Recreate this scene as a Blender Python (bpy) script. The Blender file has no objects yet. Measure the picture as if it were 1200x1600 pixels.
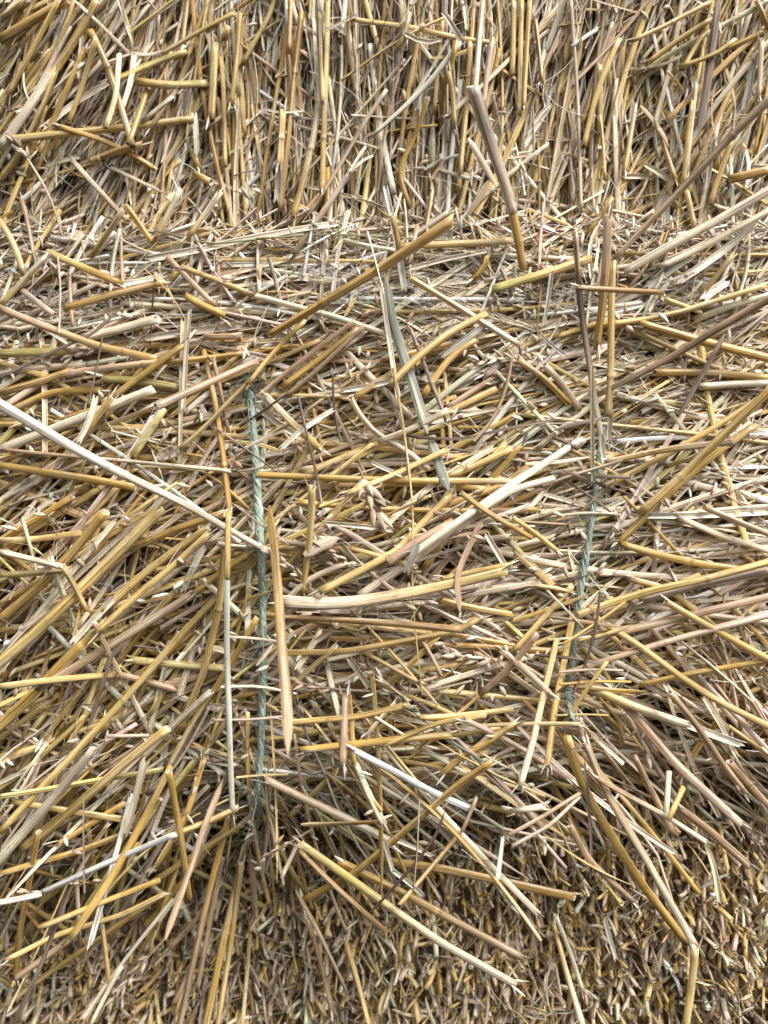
import bpy, math
import numpy as np
from mathutils import Vector

# ------------------------------------------------------------------ camera, world, sun, exposure
SC = bpy.context.scene
COL = SC.collection
D = 0.56                 # camera to the face of the middle bale, metres
PXM = 2150.0             # photograph pixels per metre on that face
F = D * PXM              # focal length in photograph pixels
cam_data = bpy.data.cameras.new('camera')
cam = bpy.data.objects.new('camera', cam_data)
COL.objects.link(cam)
cam.location = (0, -D, 0)
cam.rotation_euler = (math.radians(90), 0, 0)
cam_data.sensor_fit = 'HORIZONTAL'
cam_data.sensor_width = 36.0
cam_data.lens = F / 1200.0 * 36.0
cam_data.clip_start = 0.02
cam_data.clip_end = 200
cam_data.dof.use_dof = True
cam_data.dof.focus_distance = D - 0.012
cam_data.dof.aperture_fstop = 5.6
SC.camera = cam

SUN_EL, SUN_AZ = math.radians(50), math.radians(46)     # azimuth from behind the camera towards its right
world = bpy.data.worlds.new('World')
SC.world = world
world.use_nodes = True
wn, wl = world.node_tree.nodes, world.node_tree.links
sky = wn.new('ShaderNodeTexSky')
sky.sky_type = 'NISHITA'
sky.sun_disc = False
sky.sun_elevation = SUN_EL
sky.sun_rotation = math.radians(180) - SUN_AZ
sky.air_density = 1.0
sky.dust_density = 4.0
sky.ozone_density = 1.0
hsv = wn.new('ShaderNodeHueSaturation')                  # an even white overcast: most of the blue is gone from the sky
hsv.inputs['Saturation'].default_value = 0.05
bg = wn['Background']
bg.inputs['Strength'].default_value = 0.07
wl.new(sky.outputs['Color'], hsv.inputs['Color'])
wl.new(hsv.outputs['Color'], bg.inputs['Color'])

sun_data = bpy.data.lights.new('sun', 'SUN')
sun_data.energy = 1.5
sun_data.angle = math.radians(26)
sun_data.color = (1.0, 0.965, 0.92)
sun = bpy.data.objects.new('sun', sun_data)
COL.objects.link(sun)
sd = Vector((math.sin(SUN_AZ) * math.cos(SUN_EL), -math.cos(SUN_AZ) * math.cos(SUN_EL), math.sin(SUN_EL)))
sun.rotation_euler = sd.to_track_quat('Z', 'Y').to_euler()
sun.location = sd * 5

SC.view_settings.view_transform = 'Standard'
SC.view_settings.look = 'None'
SC.view_settings.exposure = 1.38
SC.view_settings.gamma = 1.0
SC.cycles.use_denoising = True
SC.cycles.max_bounces = 8
SC.cycles.diffuse_bounces = 4

R = np.random.default_rng(7)
U = lambda a, b: float(R.uniform(a, b))
N = lambda m, s: float(R.normal(m, s))


# ------------------------------------------------------------------ materials
def lin(r, g, b):
    f = lambda c: c / 12.92 if c <= 0.04045 else ((c + 0.055) / 1.055) ** 2.4
    return np.array([f(r / 255), f(g / 255), f(b / 255)])


PAL = {
    'G': lin(196, 160, 86), 'Y': lin(221, 191, 122), 'g': lin(216, 185, 116), 'C': lin(238, 221, 192), 'W': lin(250, 241, 225),
    'T': lin(191, 161, 129), 'P': lin(213, 192, 171), 'B': lin(150, 129, 115), 'D': lin(103, 82, 70), 'O': lin(207, 191, 120), 'K': lin(78, 60, 49),
    'S': lin(142, 146, 134), 'E': lin(172, 136, 88), 'N': lin(152, 158, 116),
}


def straw_material(name, rough, bump, fine, spec=0.5):
    m = bpy.data.materials.new(name)
    m.use_nodes = True
    n, l = m.node_tree.nodes, m.node_tree.links
    p = n['Principled BSDF']
    at = n.new('ShaderNodeAttribute'); at.attribute_name = 'col'
    uv = n.new('ShaderNodeUVMap'); uv.uv_map = 'uv'
    def noise(sx, sy, det):
        mp = n.new('ShaderNodeMapping'); mp.inputs['Scale'].default_value = (sx, sy, 1)
        l.new(uv.outputs['UV'], mp.inputs['Vector'])
        t = n.new('ShaderNodeTexNoise'); t.inputs['Scale'].default_value = 1.0; t.inputs['Detail'].default_value = det
        l.new(mp.outputs['Vector'], t.inputs['Vector'])
        return t.outputs['Fac']
    def rng(src, a, b, c, d):
        r = n.new('ShaderNodeMapRange')
        for k, v in zip((1, 2, 3, 4), (a, b, c, d)): r.inputs[k].default_value = v
        l.new(src, r.inputs[0]); return r.outputs[0]
    def mul(c, f):
        x = n.new('ShaderNodeMix'); x.data_type = 'RGBA'; x.blend_type = 'MULTIPLY'; x.inputs[0].default_value = 1.0
        l.new(c, x.inputs[6]); l.new(f, x.inputs[7]); return x.outputs[2]
    def blend(c, fac, col, mode='MULTIPLY'):
        x = n.new('ShaderNodeMix'); x.data_type = 'RGBA'; x.blend_type = mode
        l.new(fac, x.inputs[0]); l.new(c, x.inputs[6]); x.inputs[7].default_value = (*col, 1); return x.outputs[2]
    streak = noise(900, 9, 4.0)          # fibres along the stalk
    tone = noise(330, 22, 3.0)           # paler and browner lengths
    stain = noise(420, 90, 4.0)          # weather spots
    crack = noise(620, 5, 2.0)           # long slits
    pale = noise(480, 11, 3.0)           # pale streaks: highlights put into the colour
    c = mul(at.outputs['Color'], rng(streak, 0.32, 0.68, 1 - fine, 1 + fine * 0.7))
    c = mul(c, rng(tone, 0.3, 0.7, 0.72, 1.18))
    c = blend(c, rng(pale, 0.50, 0.68, 0.0, 0.58), (0.82, 0.71, 0.54), 'MIX')
    c = blend(c, rng(stain, 0.56, 0.70, 0.0, 0.75), (0.52, 0.43, 0.36))
    c = blend(c, rng(crack, 0.40, 0.33, 0.0, 0.8), (0.38, 0.29, 0.22))
    l.new(c, p.inputs['Base Color'])
    l.new(rng(tone, 0.3, 0.7, rough - 0.08, rough + 0.14), p.inputs['Roughness'])
    p.inputs['Specular IOR Level'].default_value = spec
    b = n.new('ShaderNodeBump'); b.inputs['Strength'].default_value = bump; b.inputs['Distance'].default_value = 0.0003
    l.new(streak, b.inputs['Height']); l.new(b.outputs['Normal'], p.inputs['Normal'])
    return m


M_STRAW = straw_material('straw', 0.28, 0.8, 0.46)
M_LEAF = straw_material('dry_leaf', 0.6, 0.7, 0.40, 0.3)
M_TWINE = straw_material('twine', 0.42, 0.5, 0.30)
M_FLUFF = straw_material('dust_fluff', 0.9, 0.1, 0.1, 0.1)


def core_material():
    m = bpy.data.materials.new('packed_straw')
    m.use_nodes = True
    n, l = m.node_tree.nodes, m.node_tree.links
    t = n.new('ShaderNodeTexNoise'); t.inputs['Scale'].default_value = 300; t.inputs['Detail'].default_value = 6
    co = n.new('ShaderNodeTexCoord'); l.new(co.outputs['Object'], t.inputs['Vector'])
    r = n.new('ShaderNodeValToRGB')
    r.color_ramp.elements[0].color = (0.07, 0.048, 0.03, 1); r.color_ramp.elements[1].color = (0.26, 0.17, 0.085, 1)  # packed straw kept dark brown: deep shade behind the stalks put into its colour
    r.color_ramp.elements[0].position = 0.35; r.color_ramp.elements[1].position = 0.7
    l.new(t.outputs['Fac'], r.inputs['Fac']); l.new(r.outputs['Color'], n['Principled BSDF'].inputs['Base Color'])
    n['Principled BSDF'].inputs['Roughness'].default_value = 0.9
    return m


M_CORE = core_material()

# ------------------------------------------------------------------ meshes: closed-profile sweeps gathered into one mesh
class Batch:
    def __init__(s):
        s.V, s.C, s.Q, s.UV, s.n, s.tri = [], [], [], [], 0, 0

    def grid(s, V, C, u, v):
        """V (n,k,3) rings along a sweep, C (n,k,3) colours, u (n,k+1) and v (n,) texture metres"""
        n, k = V.shape[:2]
        i = np.arange(n - 1)[:, None] * k
        j = np.arange(k)[None]
        j2 = (j + 1) % k
        q = np.stack([i + j, i + j2, i + k + j2, i + k + j], -1).reshape(-1, 4) + s.n
        jj = np.arange(k)
        a = np.arange(n - 1)
        uvq = np.empty((n - 1, k, 4, 2), np.float32)
        uvq[..., 0, 0] = u[:-1, :-1]; uvq[..., 1, 0] = u[:-1, 1:]; uvq[..., 2, 0] = u[1:, 1:]; uvq[..., 3, 0] = u[1:, :-1]
        uvq[..., 0, 1] = v[:-1, None]; uvq[..., 1, 1] = v[:-1, None]; uvq[..., 2, 1] = v[1:, None]; uvq[..., 3, 1] = v[1:, None]
        s.V.append(V.reshape(-1, 3)); s.C.append(C.reshape(-1, 3)); s.Q.append(q); s.UV.append(uvq.reshape(-1, 2))
        s.n += n * k

    def mesh(s, name, mat, origin=(0, 0, 0)):
        V = (np.concatenate(s.V) - np.array(origin)).astype(np.float32)
        Q = np.concatenate(s.Q).astype(np.int32)
        C = np.concatenate(s.C).astype(np.float32)
        UV = np.concatenate(s.UV).astype(np.float32)
        me = bpy.data.meshes.new(name)
        me.vertices.add(len(V)); me.vertices.foreach_set('co', V.ravel())
        me.loops.add(Q.size); me.loops.foreach_set('vertex_index', Q.ravel())
        me.polygons.add(len(Q)); me.polygons.foreach_set('loop_start', np.arange(0, Q.size, 4, dtype=np.int32))
        me.polygons.foreach_set('loop_total', np.full(len(Q), 4, np.int32))
        me.polygons.foreach_set('use_smooth', np.ones(len(Q), bool))
        me.update(calc_edges=True)
        uvl = me.uv_layers.new(name='uv'); uvl.data.foreach_set('uv', UV.ravel())
        at = me.attributes.new('col', 'FLOAT_COLOR', 'POINT')
        at.data.foreach_set('color', np.concatenate([C, np.ones((len(C), 1), np.float32)], 1).ravel())
        me.materials.append(mat)
        return me


def link(name, me, parent=None, **props):
    o = bpy.data.objects.new(name, me)
    COL.objects.link(o)
    if parent is not None: o.parent = parent
    for k, v in props.items(): o[k] = v
    return o


def resample(P, t):
    """points at arc fractions t along the polyline P"""
    seg = np.linalg.norm(np.diff(P, axis=0), axis=1)
    c = np.concatenate([[0], np.cumsum(seg)]); L = max(c[-1], 1e-6)
    x = np.clip(t, 0, 1) * L
    return np.stack([np.interp(x, c, P[:, a]) for a in range(3)], 1), L


def smooth(P, it):
    P = P.copy()
    for _ in range(it): P[1:-1] = 0.25 * P[:-2] + 0.5 * P[1:-1] + 0.25 * P[2:]
    return P


def frames(P, ref):
    T = np.gradient(P, axis=0); T /= np.linalg.norm(T, axis=1)[:, None] + 1e-12
    ref = np.broadcast_to(np.array(ref, float), P.shape)
    Nn = ref - (ref * T).sum(1)[:, None] * T
    Nn /= np.linalg.norm(Nn, axis=1)[:, None] + 1e-9
    return T, np.cross(T, Nn), Nn


TO_CAM = (0.02, -1, 0.013)


def add_tube(b, s, hi):
    """a hollow stalk: outer wall, two rims and the first millimetres of the bore; joints swell and darken"""
    P, L = s['P'], s['L']
    r0, r1 = s['r']
    k = 10 if hi else 6
    base = np.linspace(0, 1, max(3, min(26, int(L / 0.006))) if hi else (4 if L < .06 else 5))
    nodes = s.get('n', [])
    rm = (r0 + r1) / 2
    ts = [base]; ex = []
    if hi:
        for q in nodes:
            w = rm / L
            a = q + np.array([-2.2, -1.1, -.45, .1, .6, 1.3]) * w
            ts.append(a); ex.append((a, w, q))
        if 'cs' in s: ts.append(s['cs'] + np.array([-.001, .001]))
    t = np.sort(np.clip(np.concatenate(ts), 0, 1))
    rad = r0 + (r1 - r0) * t
    c1 = s['c']; c2 = s.get('c2', c1)
    if 'cs' in s and hi:
        f = (t > s['cs']).astype(float)
        rad = rad * (1.10 - .14 * f)
    else:
        f = np.clip((t - .25) / .5, 0, 1)
    C = c1[None] * (1 - f[:, None]) + c2[None] * f[:, None]
    for q in nodes:
        if not hi: break
        d = (t - q) * L / rm
        rad = rad * (1 + .22 * np.exp(-(d / .55) ** 2) - .06 * np.exp(-((d - 1.6) / .8) ** 2))
        C = C * (1 - .42 * np.exp(-((d - .25) / .45) ** 2))[:, None] + (.10 * np.exp(-((d + .9) / .7) ** 2))[:, None] * np.array([1, .8, .55])
    ph = s['ph']
    C = C * (1 + .10 * np.sin(ph + t * 7) + .06 * np.sin(ph * 3 + t * 17))[:, None]
    Q, _ = resample(P, t)
    flat = s.get('flat', 1.0)
    # ends: rim and bore
    T, Bv, Nv = frames(Q, s.get('ref', TO_CAM))
    ang = ph + 2 * math.pi * np.arange(k) / k if 'ref' in s else math.pi + 2 * math.pi * np.arange(k) / k
    wob = 1 + s.get('wob', .06) * np.sin(2 * ang + ph)[None] * np.ones((len(t), 1))
    ox = np.sin(ang)[None] * rad[:, None] * wob * (2 - flat) ** .5
    sq = 1 - .22 * np.clip(np.sin(ph * 2 + t * L * 60), 0, 1)[:, None] if hi else 1.0
    oy = np.cos(ang)[None] * rad[:, None] * wob * flat * sq
    V = Q[:, None] + ox[..., None] * Bv[:, None] + oy[..., None] * Nv[:, None]
    inner = (s['c'] * .5 + PAL['C'] * .42)
    cut = PAL['C'] * .95 if 'ref' not in s else s['c'] * 1.12
    def ring(i, dirn, depth, sc):
        cen = Q[i] + dirn * T[i] * depth
        return cen[None] + (V[i] - Q[i][None]) * sc
    cutj = s.get('cut', 0.0)                       # slanting, uneven break
    V[0] += T[0][None] * (np.sin(ang + ph) * rad[0] * cutj)[:, None]
    V[-1] += T[-1][None] * (np.sin(ang + 2 * ph) * rad[-1] * cutj)[:, None]
    dep = 3.0 * rm if hi else 2.2 * rm
    a0, a1 = ring(0, 1, 0, .74), ring(-1, 1, 0, .74)
    V = np.concatenate([[a0 + T[0] * dep], [a0], V, [a1], [a1 - T[-1] * dep]])
    Cf = np.broadcast_to(C[:, None], (len(t), k, 3))
    one = np.ones((1, k, 3))
    Cf = np.concatenate([one * inner * .8, one * cut, Cf, one * cut, one * inner * .8])
    tt = np.concatenate([[t[0]] * 2, t, [t[-1]] * 2]) * L + ph * 13.7
    u = np.broadcast_to((np.arange(k + 1) / k * 2 * math.pi * rm + ph * 3.1)[None], (len(tt), k + 1))
    b.grid(V, Cf, u, tt)
    b.tri += (len(tt) - 1) * k * 2
    if hi and 'ref' not in s:
        for e, dr in ((0, -1), (-1, 1)):
            if (ph * 7.3 + e) % 1 > .55: continue
            for q in range(1 + int(ph * 5) % 3):
                a = ph * 3 + q * 2.4
                ln = rm * (2.2 + 2.4 * abs(math.sin(a * 3)))
                st = Q[e] + (math.sin(a) * Bv[e] + math.cos(a) * Nv[e]) * rm * .8 - dr * T[e] * rm
                dd = dr * T[e] + (math.sin(a) * Bv[e] + math.cos(a) * Nv[e]) * (.1 + .3 * abs(math.cos(a * 2)))
                w = np.linspace(0, 1, 4)[:, None]
                add_leaf(b, dict(P=st + dd * w * ln, L=ln, r=(rm * .42, rm * .2), c=PAL['C'] if q else PAL['W'] * .9, ph=a, rows=4, roll=a), False)


def add_split(b, s, hi):
    """a burst stalk: an open gutter with a straw-coloured back and a pale pith face"""
    P, L = s['P'], s['L']
    r0, r1 = s['r']
    n = max(4, min(24, int(L / .007))) if hi else 4
    m = 6 if hi else 4
    t = np.linspace(0, 1, n)
    Q, _ = resample(P, t)
    T, Bv, Nv = frames(Q, TO_CAM)
    ph = s['ph']
    roll = s.get('roll', 0.0) + .35 * np.sin(ph + t * 3)
    half = s.get('open', 1.2) * (1 + .12 * np.sin(t * 6 + ph))
    rad = (r0 + (r1 - r0) * t)
    x = np.linspace(-1, 1, m)
    a = x[None] * half[:, None]
    R2 = rad[:, None] / np.maximum(np.sin(np.minimum(half, 1.5)), .35)[:, None]
    wall = .00034
    def ringpts(Rr, aa):
        px = np.sin(aa) * Rr; py = -np.cos(aa) * Rr + (R2 * np.cos(half)[:, None])
        c, sn = np.cos(roll)[:, None], np.sin(roll)[:, None]
        return px * c - py * sn, px * sn + py * c
    ix, iy = ringpts(R2 - wall, a)
    oxx, oyy = ringpts(R2, a[:, ::-1])
    X = np.concatenate([ix, oxx], 1); Y = np.concatenate([iy, oyy], 1)
    V = Q[:, None] + X[..., None] * Bv[:, None] + Y[..., None] * Nv[:, None]
    jag = np.concatenate([np.sin(x * 5 + ph), np.sin(x[::-1] * 5 + ph)]) * rad[0] * .9
    V[0] += jag[:, None] * T[0]; V[-1] += jag[::-1][:, None] * T[-1]
    ci = s.get('ci', PAL['W'] * .42 + PAL['C'] * .25 + s['c'] * .33); co = s['c']
    C = np.concatenate([np.broadcast_to(ci, (n, m, 3)), np.broadcast_to(co, (n, m, 3))], 1) * (1 + .1 * np.sin(ph + t * 8))[:, None, None]
    u1 = np.concatenate([x * rad[0] * 1.4, x[::-1] * rad[0] * 1.4 + .02, [x[0] * rad[0] * 1.4]]) + ph * 3.1
    b.grid(V, C, np.broadcast_to(u1[None], (n, 2 * m + 1)), t * L + ph * 13.7)
    b.tri += (n - 1) * 4 * m


def add_leaf(b, s, hi):
    """a dry blade or torn strip: thin, creased along the middle, twisting and narrowing to its tip"""
    P, L = s['P'], s['L']
    r0, r1 = s['r']
    n = max(5, min(26, int(L / .005))) if hi else s.get('rows', 5)
    t = np.linspace(0, 1, n)
    Q, _ = resample(P, t)
    T, Bv, Nv = frames(Q, TO_CAM)
    ph = s['ph']
    w = (r0 + (r1 - r0) * t) * np.clip(np.minimum(t * 8 + .35, (1 - t) * s.get('tip', 4) + .12), 0, 1)
    roll = s.get('roll', 0) + s.get('tw', 0) * (t - .5) + .25 * np.sin(ph + 4 * t)
    fold = s.get('fold', .35)
    th = .00012
    X = np.array([-1, 0, 1, 1, 0, -1.])[None] * w[:, None]
    Y = np.array([fold, 0, fold, fold, 0, fold])[None] * w[:, None] + np.array([1, 1, 1, -1, -1, -1])[None] * th
    c, sn = np.cos(roll)[:, None], np.sin(roll)[:, None]
    V = Q[:, None] + (X * c - Y * sn)[..., None] * Bv[:, None] + (X * sn + Y * c)[..., None] * Nv[:, None]
    C = s['c'][None] * (1 - t[:, None]) + s.get('c2', s['c'])[None] * t[:, None]
    C = np.broadcast_to((C * (1 + .13 * np.sin(ph + t * 9))[:, None])[:, None], (n, 6, 3))
    u = np.array([-1, 0, 1, 1, 0, -1, -1]) * r0 + ph * 3.1
    b.grid(V, C, np.broadcast_to(u[None], (n, 7)), t * L + ph * 13.7)
    b.tri += (n - 1) * 12


def add_fibre(b, s, hi):
    P, L = s['P'], s['L']
    n = max(5, min(20, int(L / .008))) if hi else s.get('rows', 5)
    t = np.linspace(0, 1, n)
    Q, _ = resample(P, t)
    T, Bv, Nv = frames(Q, s.get('ref', TO_CAM))
    k = 5 if hi else 3
    rad = s['r'][0] + (s['r'][1] - s['r'][0]) * t
    ang = math.pi + 2 * math.pi * np.arange(k) / k
    V = Q[:, None] + (np.sin(ang)[None] * rad[:, None])[..., None] * Bv[:, None] + (np.cos(ang)[None] * rad[:, None])[..., None] * Nv[:, None]
    f = t[:, None]
    C = np.broadcast_to((s['c'][None] * (1 - f) + s.get('c2', s['c'])[None] * f)[:, None], (n, k, 3)) * (1 + .1 * np.sin(s['ph'] + t * 9))[:, None, None]
    u = np.arange(k + 1) / k * .004 + s['ph'] * 3.1
    b.grid(V, C, np.broadcast_to(u[None], (n, k + 1)), t * L + s['ph'] * 13.7)
    b.tri += (n - 1) * k * 2


def add_husk(b, base, d, length, w, c, ph, up):
    """one chaff husk or spikelet scale: a small pointed boat"""
    t = np.array([0, .22, .55, .85, 1.])
    P = base[None] + d[None] * (t * length)[:, None]
    T, Bv, Nv = frames(P, up)
    ww = w * np.array([.25, .85, 1, .5, .06])
    ang = 2 * math.pi * np.arange(5) / 5 + ph
    V = P[:, None] + (np.sin(ang)[None] * ww[:, None])[..., None] * Bv[:, None] + ((np.cos(ang)[None] * ww[:, None]) * .45 + (.25 * w * np.sin(t * 3))[:, None])[..., None] * Nv[:, None]
    C = np.broadcast_to((c[None] * np.array([.8, 1, 1.05, 1, .9])[:, None])[:, None], (5, 5, 3))
    b.grid(V, C, np.broadcast_to((np.arange(6) * .0012 + ph * 3)[None], (5, 6)), t * length + ph * 11)
    b.tri += 40


ADD = {'t': add_tube, 's': add_split, 'r': add_leaf, 'f': add_fibre}
MAT = {'t': M_STRAW, 's': M_STRAW, 'r': M_LEAF, 'f': M_STRAW}

# ------------------------------------------------------------------ the shape of the stack: height towards the camera over a grid
CELL = 0.0015
X0, X1, Z0, Z1 = -0.56, 0.56, -0.55, 0.55
gx = np.arange(X0, X1, CELL); gz = np.arange(Z0, Z1, CELL)
GX, GZ = np.meshgrid(gx, gz)


def base_mid(x, z):
    h = -0.030 + 0.019 * np.cos(np.clip(x / 0.30, -1.5, 1.5) * 1.5) * np.cos(np.clip(z / .22, -1.5, 1.5))
    h = h - 0.040 * np.clip((z - 0.135) / 0.075, 0, 3) ** 2
    zb = -0.165 + 0.05 * np.clip((x + .08) / .3, -1, 1)
    h = h - 0.060 * np.clip((zb - z) / 0.075, 0, 3) ** 2
    for xc in (-0.092 + 0.0, 0.150):
        h = h - 0.016 * np.exp(-((x - xc - 0.02 * (z + .05) * (xc > 0)) / 0.019) ** 2) * np.clip((z + .26) / .06, 0, 1) * np.clip((.16 - z) / .05, 0, 1)
    return h


def base_up(x, z):
    return -0.062 + 0.020 * np.clip((z - .2) / .15, -.5, 1.5) + 0.006 * np.sin(x * 23 + 1) + 0.004 * np.sin(x * 61)


def base_low(x, z):
    return -0.076 + 0.026 * np.clip((x - .02) / .25, -1, 1) + 0.006 * np.sin(x * 21 + z * 30)


HB = np.maximum(base_mid(GX, GZ), np.where(GZ > 0, base_up(GX, GZ), base_low(GX, GZ)))
H = HB.copy()
nz, nx = H.shape


def idx(x, z):
    return np.clip(((z - Z0) / CELL).astype(int), 0, nz - 1), np.clip(((x - X0) / CELL).astype(int), 0, nx - 1)


def look(x, z):
    a, b = idx(np.asarray(x), np.asarray(z)); return H[a, b]


def stamp(P, r):
    """raise the height field under a laid stalk"""
    L = np.linalg.norm(P[-1] - P[0]) + 1e-6
    n = max(4, int(L / .0016))
    Q, _ = resample(P, np.linspace(0, 1, n))
    d = P[-1] - P[0]; nxv = np.array([-d[2], d[0]]) / (math.hypot(d[0], d[2]) + 1e-9)
    offs = np.linspace(-1, 1, 3 if r < .0012 else 5) * r * .9
    xs = (Q[:, 0][:, None] + offs[None] * nxv[0]).ravel(); zs = (Q[:, 2][:, None] + offs[None] * nxv[1]).ravel()
    hs = (-Q[:, 1][:, None] + np.sqrt(np.maximum(r * r - offs ** 2, 0))[None]).ravel()
    a, b = idx(xs, zs)
    np.maximum.at(H, (a, b), hs)


def rest(xs, zs, s, r, tol, anchor=.5, maxb=.30, conf=.35, th=None):
    """the lowest stiff line over the pile below; then it sags a little into the gaps"""
    h = look(xs, zs)
    sa = s - s[0] - (s[-1] - s[0]) * anchor
    bs = np.linspace(-maxb, maxb, 21)
    m = (h[None] - bs[:, None] * sa[None])
    k = max(1, len(h) // 12)
    top = np.partition(m, -k, axis=1)[:, -k]                       # one crossing may press in
    j = int(np.argmin(top))
    line = top[j] + bs[j] * sa
    hs = h
    for _ in range(6): hs = np.convolve(np.pad(hs, 1, mode='edge'), [.25, .5, .25], 'valid')
    line = line - conf * np.clip(line - hs, 0, .02)
    for _ in range(4): line[1:-1] = .25 * line[:-2] + .5 * line[1:-1] + .25 * line[2:]
    return line + (r if th is None else th) - tol


SPECS = []


def keep(kind, P, r, c, owner, **k):
    L = float(np.linalg.norm(np.diff(P, axis=0), axis=1).sum())
    s = dict(kind=kind, P=P, L=L, r=r if isinstance(r, tuple) else (r, r), c=np.asarray(c), owner=owner, ph=U(0, 6.28))
    s.update(k)
    SPECS.append(s)
    return s


def jit(c, a=.12):
    return np.clip(c * (1 + R.normal(0, a)) * (1 + R.normal(0, a * .25, 3)), .01, .86)


def pick(codes, ws):
    return PAL[codes[int(R.choice(len(codes), p=np.array(ws) / sum(ws)))]]


def lay(cx, cz, ang, L, r, kind, c, owner, tol=.001, bend=0.0, lift=None, **k):
    n = max(6, min(26, int(L / .006)))
    s = np.linspace(-L / 2, L / 2, n)
    ca, sa = math.cos(ang), math.sin(ang)
    lat = bend * (s ** 2 - L * L / 12)
    if kind in 'ts' and R.random() < .16:
        kp = U(-.3, .3) * L; lat = lat + np.clip(s - kp, 0, None) * N(0, .4)
    xs = cx + s * ca - lat * sa; zs = cz + s * sa + lat * ca
    th = {'r': r * .25 + .0004, 's': r * .5}.get(kind)
    rr = r if not isinstance(r, tuple) else max(r)
    h = rest(xs, zs, s, rr, tol, th=th, **{a: k.pop(a) for a in ('anchor', 'maxb', 'conf') if a in k})
    if lift is not None: h = h + np.linspace(lift[0], lift[1], n)
    P = np.stack([xs, -h, zs], 1)
    stamp(P, rr if th is None else th)
    return keep(kind, P, r, c, owner, **k)


# ------------------------------------------------------------------ how the straw lies (angles in degrees, rising to the viewer's right is positive; photograph pixels)
def to_px(x, z): return 600 + x * PXM, 800 - z * PXM


def mid_angle(x, z):
    px, py = to_px(x, z)
    q = R.random()
    if px < 395:
        if py < 560: m, sg = 4, 16
        elif py < 760: m, sg = 22, 26
        elif py < 1290: m, sg = 43, 13
        else: m, sg = 55, 12
        if q < .16: m, sg = -14, 16
    elif px < 905:
        if py < 480: m, sg = 6, 22
        elif py < 700: m, sg = 22, 17
        elif py < 900: m, sg = 19, 16
        elif py < 1150: m, sg = 6, 18
        elif py < 1260: m, sg = -4, 22
        else: m, sg = -38 - (px < 560) * 28, 18
        if q < .13: m, sg = -35, 20
    else:
        if py < 760: m, sg = 18, 17
        elif py < 1000: m, sg = 13, 13
        elif py < 1220: m, sg = -28, 22
        else: m, sg = -50, 16
        if q < .15: m, sg = -25, 20
    if q > .95: m, sg = 90, 50
    return math.radians(N(m, sg))


def up_angle(x, z):
    px, py = to_px(x, z)
    q = R.random()
    m, sg = (60, 9) if px < 190 else (68, 12) if px < 300 else (88, 8) if px < 780 else (80, 11) if px < 1000 else (72, 20)
    if q < .10: m, sg = 40, 40
    return math.radians(N(m, sg))


# ------------------------------------------------------------------ the lower bale: cut ends
for i in range(3000):
    x, z = U(-.50, .50), U(-.50, -.20)
    if look(np.array([x]), np.array([z]))[0] > base_low(x, z) + .03: continue
    d = np.array([N(0, .5), -abs(N(.5, .3)), N(-.4, .6)]); d /= np.linalg.norm(d)
    L = U(.006, .022); e = np.array([x, -base_low(x, z) - U(-.004, .012), z])
    keep('r', np.stack([e - d * L, e - d * L * .5, e]), U(.0008, .0022), jit(pick('CPTgYW', [4, 3, 2, 3, 1.5, 1])), 'L', roll=U(-1.5, 1.5), rows=4)
for i in range(9500):
    x, z = U(-.50, .50), U(-.50, -.20)
    px, py = to_px(x * .82, z * .82)
    if py < (1230 if px > 700 else 1300): continue
    h = float(look(np.array([x]), np.array([z]))[0])
    if h > base_low(x, z) + .03: continue
    tip = base_low(x, z) + U(-.006, .022)
    d = np.array([N(-.08, .45), -1.0, N(-.42, .5)]); d /= np.linalg.norm(d)
    r = U(.0009, .0021) if R.random() < .75 else U(.0005, .001)
    L = U(.014, .040)
    e = np.array([x, -tip, z])
    P = np.stack([e - d * L, e - d * L * .5 + np.array([N(0, .001), 0, N(0, .001)]), e])
    c = jit(pick('GgTCBPY', [2.4, 4.4, 3, 5, .6, 3, 2]))
    keep('t', P, r, c, 'L', ref=(0.1, .2, 1), flat=U(.5, 1), cut=U(0, 1), wob=.14)
for i in range(3350):
    x, z = U(-.50, .50), U(-.50, -.20)
    h = float(look(np.array([x]), np.array([z]))[0])
    if h > base_low(x, z) + .034: continue
    a = N(1.6, .7); L = U(.008, .04)
    lay(x, z, a, L, U(.0004, .0016), 'r', jit(pick('CWPTBDg', [4, 1.2, 3, 3, 1, .6, 4])), 'L', tol=.0012, bend=N(0, 9), roll=N(0, .9), tw=N(0, 1.5), lift=(0, U(-.004, .018)), conf=.2)

# ------------------------------------------------------------------ the upper bale: upright straw, cut ends hanging down
def upper_layer(n, kinds, rr, LL, cols, ws, tol, **k):
    for i in range(int(n * 1.22)):
        x, z = U(-.50, .50), U(.185, .53)
        kind = kinds[int(R.integers(len(kinds)))]
        L = U(*LL)
        if R.random() < .25: L *= 1.7
        lo = .172 + .010 * math.sin(x * 14 + 1) + .006 * math.sin(x * 41)
        if z - L * .45 < lo: z = lo + L * .45 * U(.86, 1.25)
        r = U(*rr)
        kw = dict(roll=N(0, .6) + (math.pi if R.random() < .3 else 0), tw=N(0, 1.2), open=U(.5, 1.5)) if kind in 'rs' else dict(flat=U(.5, 1), cut=U(0, .9))
        a = up_angle(x, z)
        if kind == 'r': a += N(0, .14)
        lay(x, z, a + (math.pi if R.random() < .5 else 0), L, r, kind, jit(pick(cols, ws)), 'U', tol=tol, bend=N(0, .6 if kind != 'r' else 5), lift=(N(0, .002), N(0, .002)), **kw, **k)


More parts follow.
